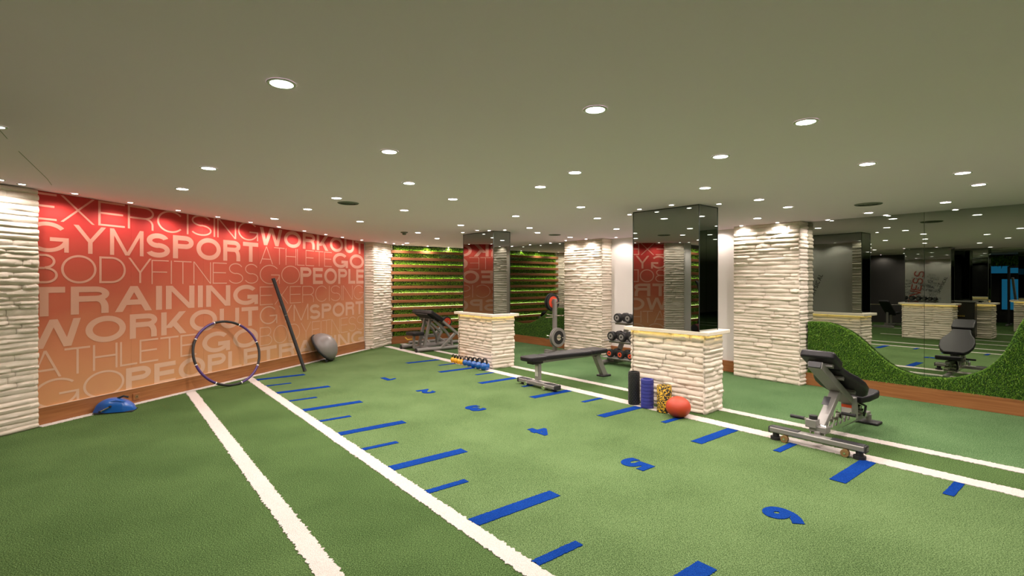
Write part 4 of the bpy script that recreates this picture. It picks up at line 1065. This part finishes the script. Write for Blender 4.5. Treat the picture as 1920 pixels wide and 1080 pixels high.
MB().tube([(.02, 0, .16), (.08, 0, .182), (.13, 0, .165)], .012, 8).build('strap', 'rubber', q)
MB().tube([(-.17, -.05, .075), (-.08, -.075, .135), (.03, -.085, .15), (.12, -.085, .128)], .006, 8).build('rib', 'blue_plastic', q)

# ------------------------------------------------------------------ things only the mirrors show
q = thing('cabinet', 'black cabinet with small yellow print, seen in the large mirror', 'cabinet', M(3.22, -1.68), TH)
MB().box(-.15, .15, -.32, .32, .06, 1.0).build('body', 'cabinet', q, bevel=.008); MB().box(-.17, .17, -.35, .35, 1.0, 1.03).build('top', 'grille', q, bevel=.005)
door_ = MB().box(.15, .158, -.29, .29, .09, .97).build('door', 'cabinet', q, bevel=.003)
for yy in (-.26, .26): MB().box(-.12, .12, yy-.03, yy+.03, 0, .06).build('leg', 'rubber', q)
mk = MB()
for k in range(6): mk.box(.1585, .160, -.115+.04*k, -.115+.04*k+.024, .61, .635)
mk.build('print', 'gold', door_, smooth=False)['label'] = 'small yellow marks, too far to read'
MB().lathe([(.03, 0), (.03, .004), (0, .005)], 16, axes((.158, 0, .90), (0, 1, 0), (0, 0, 1))).build('emblem', 'red', door_)
def simple_machine(label, a, b, s=1):
    q = thing('cable_machine', label, 'machine', M(a, b), TH); q.scale = (s, s, s)
    for yy in (-.45, .45):
        MB().bar((0, yy, .04), (0, yy, 2.1), .07, .07, (1, 0, 0)).build('upright', 'rubber', q, bevel=.005)
        MB().bar((-.45, yy, .03), (.45, yy, .03), .07, .05).build('foot', 'tube', q, bevel=.005)
    MB().bar((0, -.45, 2.08), (0, .45, 2.08), .07, .07).build('top_beam', 'rubber', q, bevel=.005)
    for k in range(10): MB().box(-.06, .06, -.14, .14, .1+.055*k, .148+.055*k).build('weight_slab', 'dark_plastic', q)
    MB().cyl((0, .1, .6), (0, .1, 2.05), .01, n=8).cyl((0, -.1, .6), (0, -.1, 2.05), .01, n=8).build('guide_rod', 'chrome', q)
    MB().bar((.02, .2, .1), (.45, .3, 1.7), .06, .05).build('arm', 'tube', q, bevel=.004)
    MB().prism(rrect(.16, .2, .04), .42, .49, Matrix.Translation((.4, -.1, 0))).build('seat_pad', 'vinyl', q, bevel=.015)
simple_machine('black cable machine with weight stack under the blue light, seen in the large mirror', 2.6, -8.2)
simple_machine('taller black machine left of the other in the blue lit area of the mirror', 1.2, -8.0, 1.05)
q = thing('light_panel', 'wide glowing cyan panel on the rear wall, seen in the large mirror', 'light panel', M(2.2, -9.92), TH)
MB().box(0, .03, -1.6, 1.6, 1.88, 2.15).build('screen', 'cyan', q); MB().box(-.02, 0, -1.65, 1.65, 1.84, 2.19).build('frame', 'rubber', q)
q = thing('light_panel', 'narrow glowing cyan panel below the wide one on the rear wall', 'light panel', M(3.2, -9.92), TH)
MB().box(0, .03, -.25, .25, .5, 1.65).build('screen', 'cyan', q); MB().box(-.02, 0, -.28, .28, .47, 1.68).build('frame', 'rubber', q)
q = thing('hanging_plant', 'green trailing plants hanging from the ceiling at the rear, seen in the mirror', 'plant', M(2.3, -7.2, CEIL), TH)
MB().box(-.05, .05, -1.4, 1.4, -.05, 0).build('planter', 'rubber', q)
N_ = 2600; P = np.stack([RNG.uniform(-.12, .12, N_), RNG.uniform(-1.4, 1.4, N_), -.04-np.abs(RNG.normal(0, .09, N_))*(1+np.sin(RNG.uniform(0, 1, N_)))], 1)
blades('foliage', P, np.tile(np.array([0, 0, -.6]), (N_, 1)), .09, .03, 'grass', q, .5, 5, 1.0)
q = thing('incline_bench', 'dark incline bench with barbell near the charcoal wall, seen in the mirror', 'bench', M(5.6, -4.6), TH)
MB().bar((-.5, 0, .05), (.7, 0, .05), .07, .06).bar((-.5, -.3, .04), (-.5, .3, .04), .07, .06).bar((.7, -.3, .04), (.7, .3, .04), .07, .06).build('frame', 'tube', q, bevel=.005)
MB().bar((-.1, 0, .05), (-.1, 0, .4), .06, .06, (1, 0, 0)).bar((.3, 0, .05), (.3, 0, .5), .06, .06, (1, 0, 0)).build('upright', 'tube', q, bevel=.005)
pad(q, [(x+.0, y) for x, y in rrect(.5, .15, .05)], .07, axes((.3, 0, .62), (.86, 0, .5), (0, 1, 0)), 'back_pad'); pad(q, rrect(.2, .18, .05), .07, Matrix.Translation((-.35, 0, .42)), 'seat_pad')
MB().cyl((.0, -.9, .75), (.0, .9, .75), .014, n=10).build('bar', 'chrome', q)
q = thing('padded_roller', 'maroon padded roller on low legs by the slats, seen in the column mirror', 'roller', M(6.88, -1.30, 0), TH)
MB().cyl((-.3, 0, .38), (.3, 0, .38), .10, n=24).build('roll', 'plum', q)
MB().cyl((-.32, 0, .38), (-.3, 0, .38), .09, n=24).cyl((.3, 0, .38), (.32, 0, .38), .09, n=24).build('end_cap', 'rubber', q)
for sx in (-.31, .31): MB().bar((sx, -.12, 0), (sx, 0, .36), .03, .03).bar((sx, .12, 0), (sx, 0, .36), .03, .03).build('leg', 'rubber', q)
q = thing('curved_frame', 'tall black bowed frame standing before the slats, seen in the column mirror', 'frame', M(7.14, -1.62, 0), TH)
MB().tube([(0, 0, .02), (.02, -.05, .4), (.02, -.10, .8), (0, -.10, 1.2), (-.02, -.02, 1.5), (-.03, .06, 1.58)], [.04, .04, .04, .045, .05, .03], 12).build('pole', 'rubber', q)
MB().cyl((0, 0, 0), (0, 0, .03), .16, n=24).build('base', 'rubber', q)
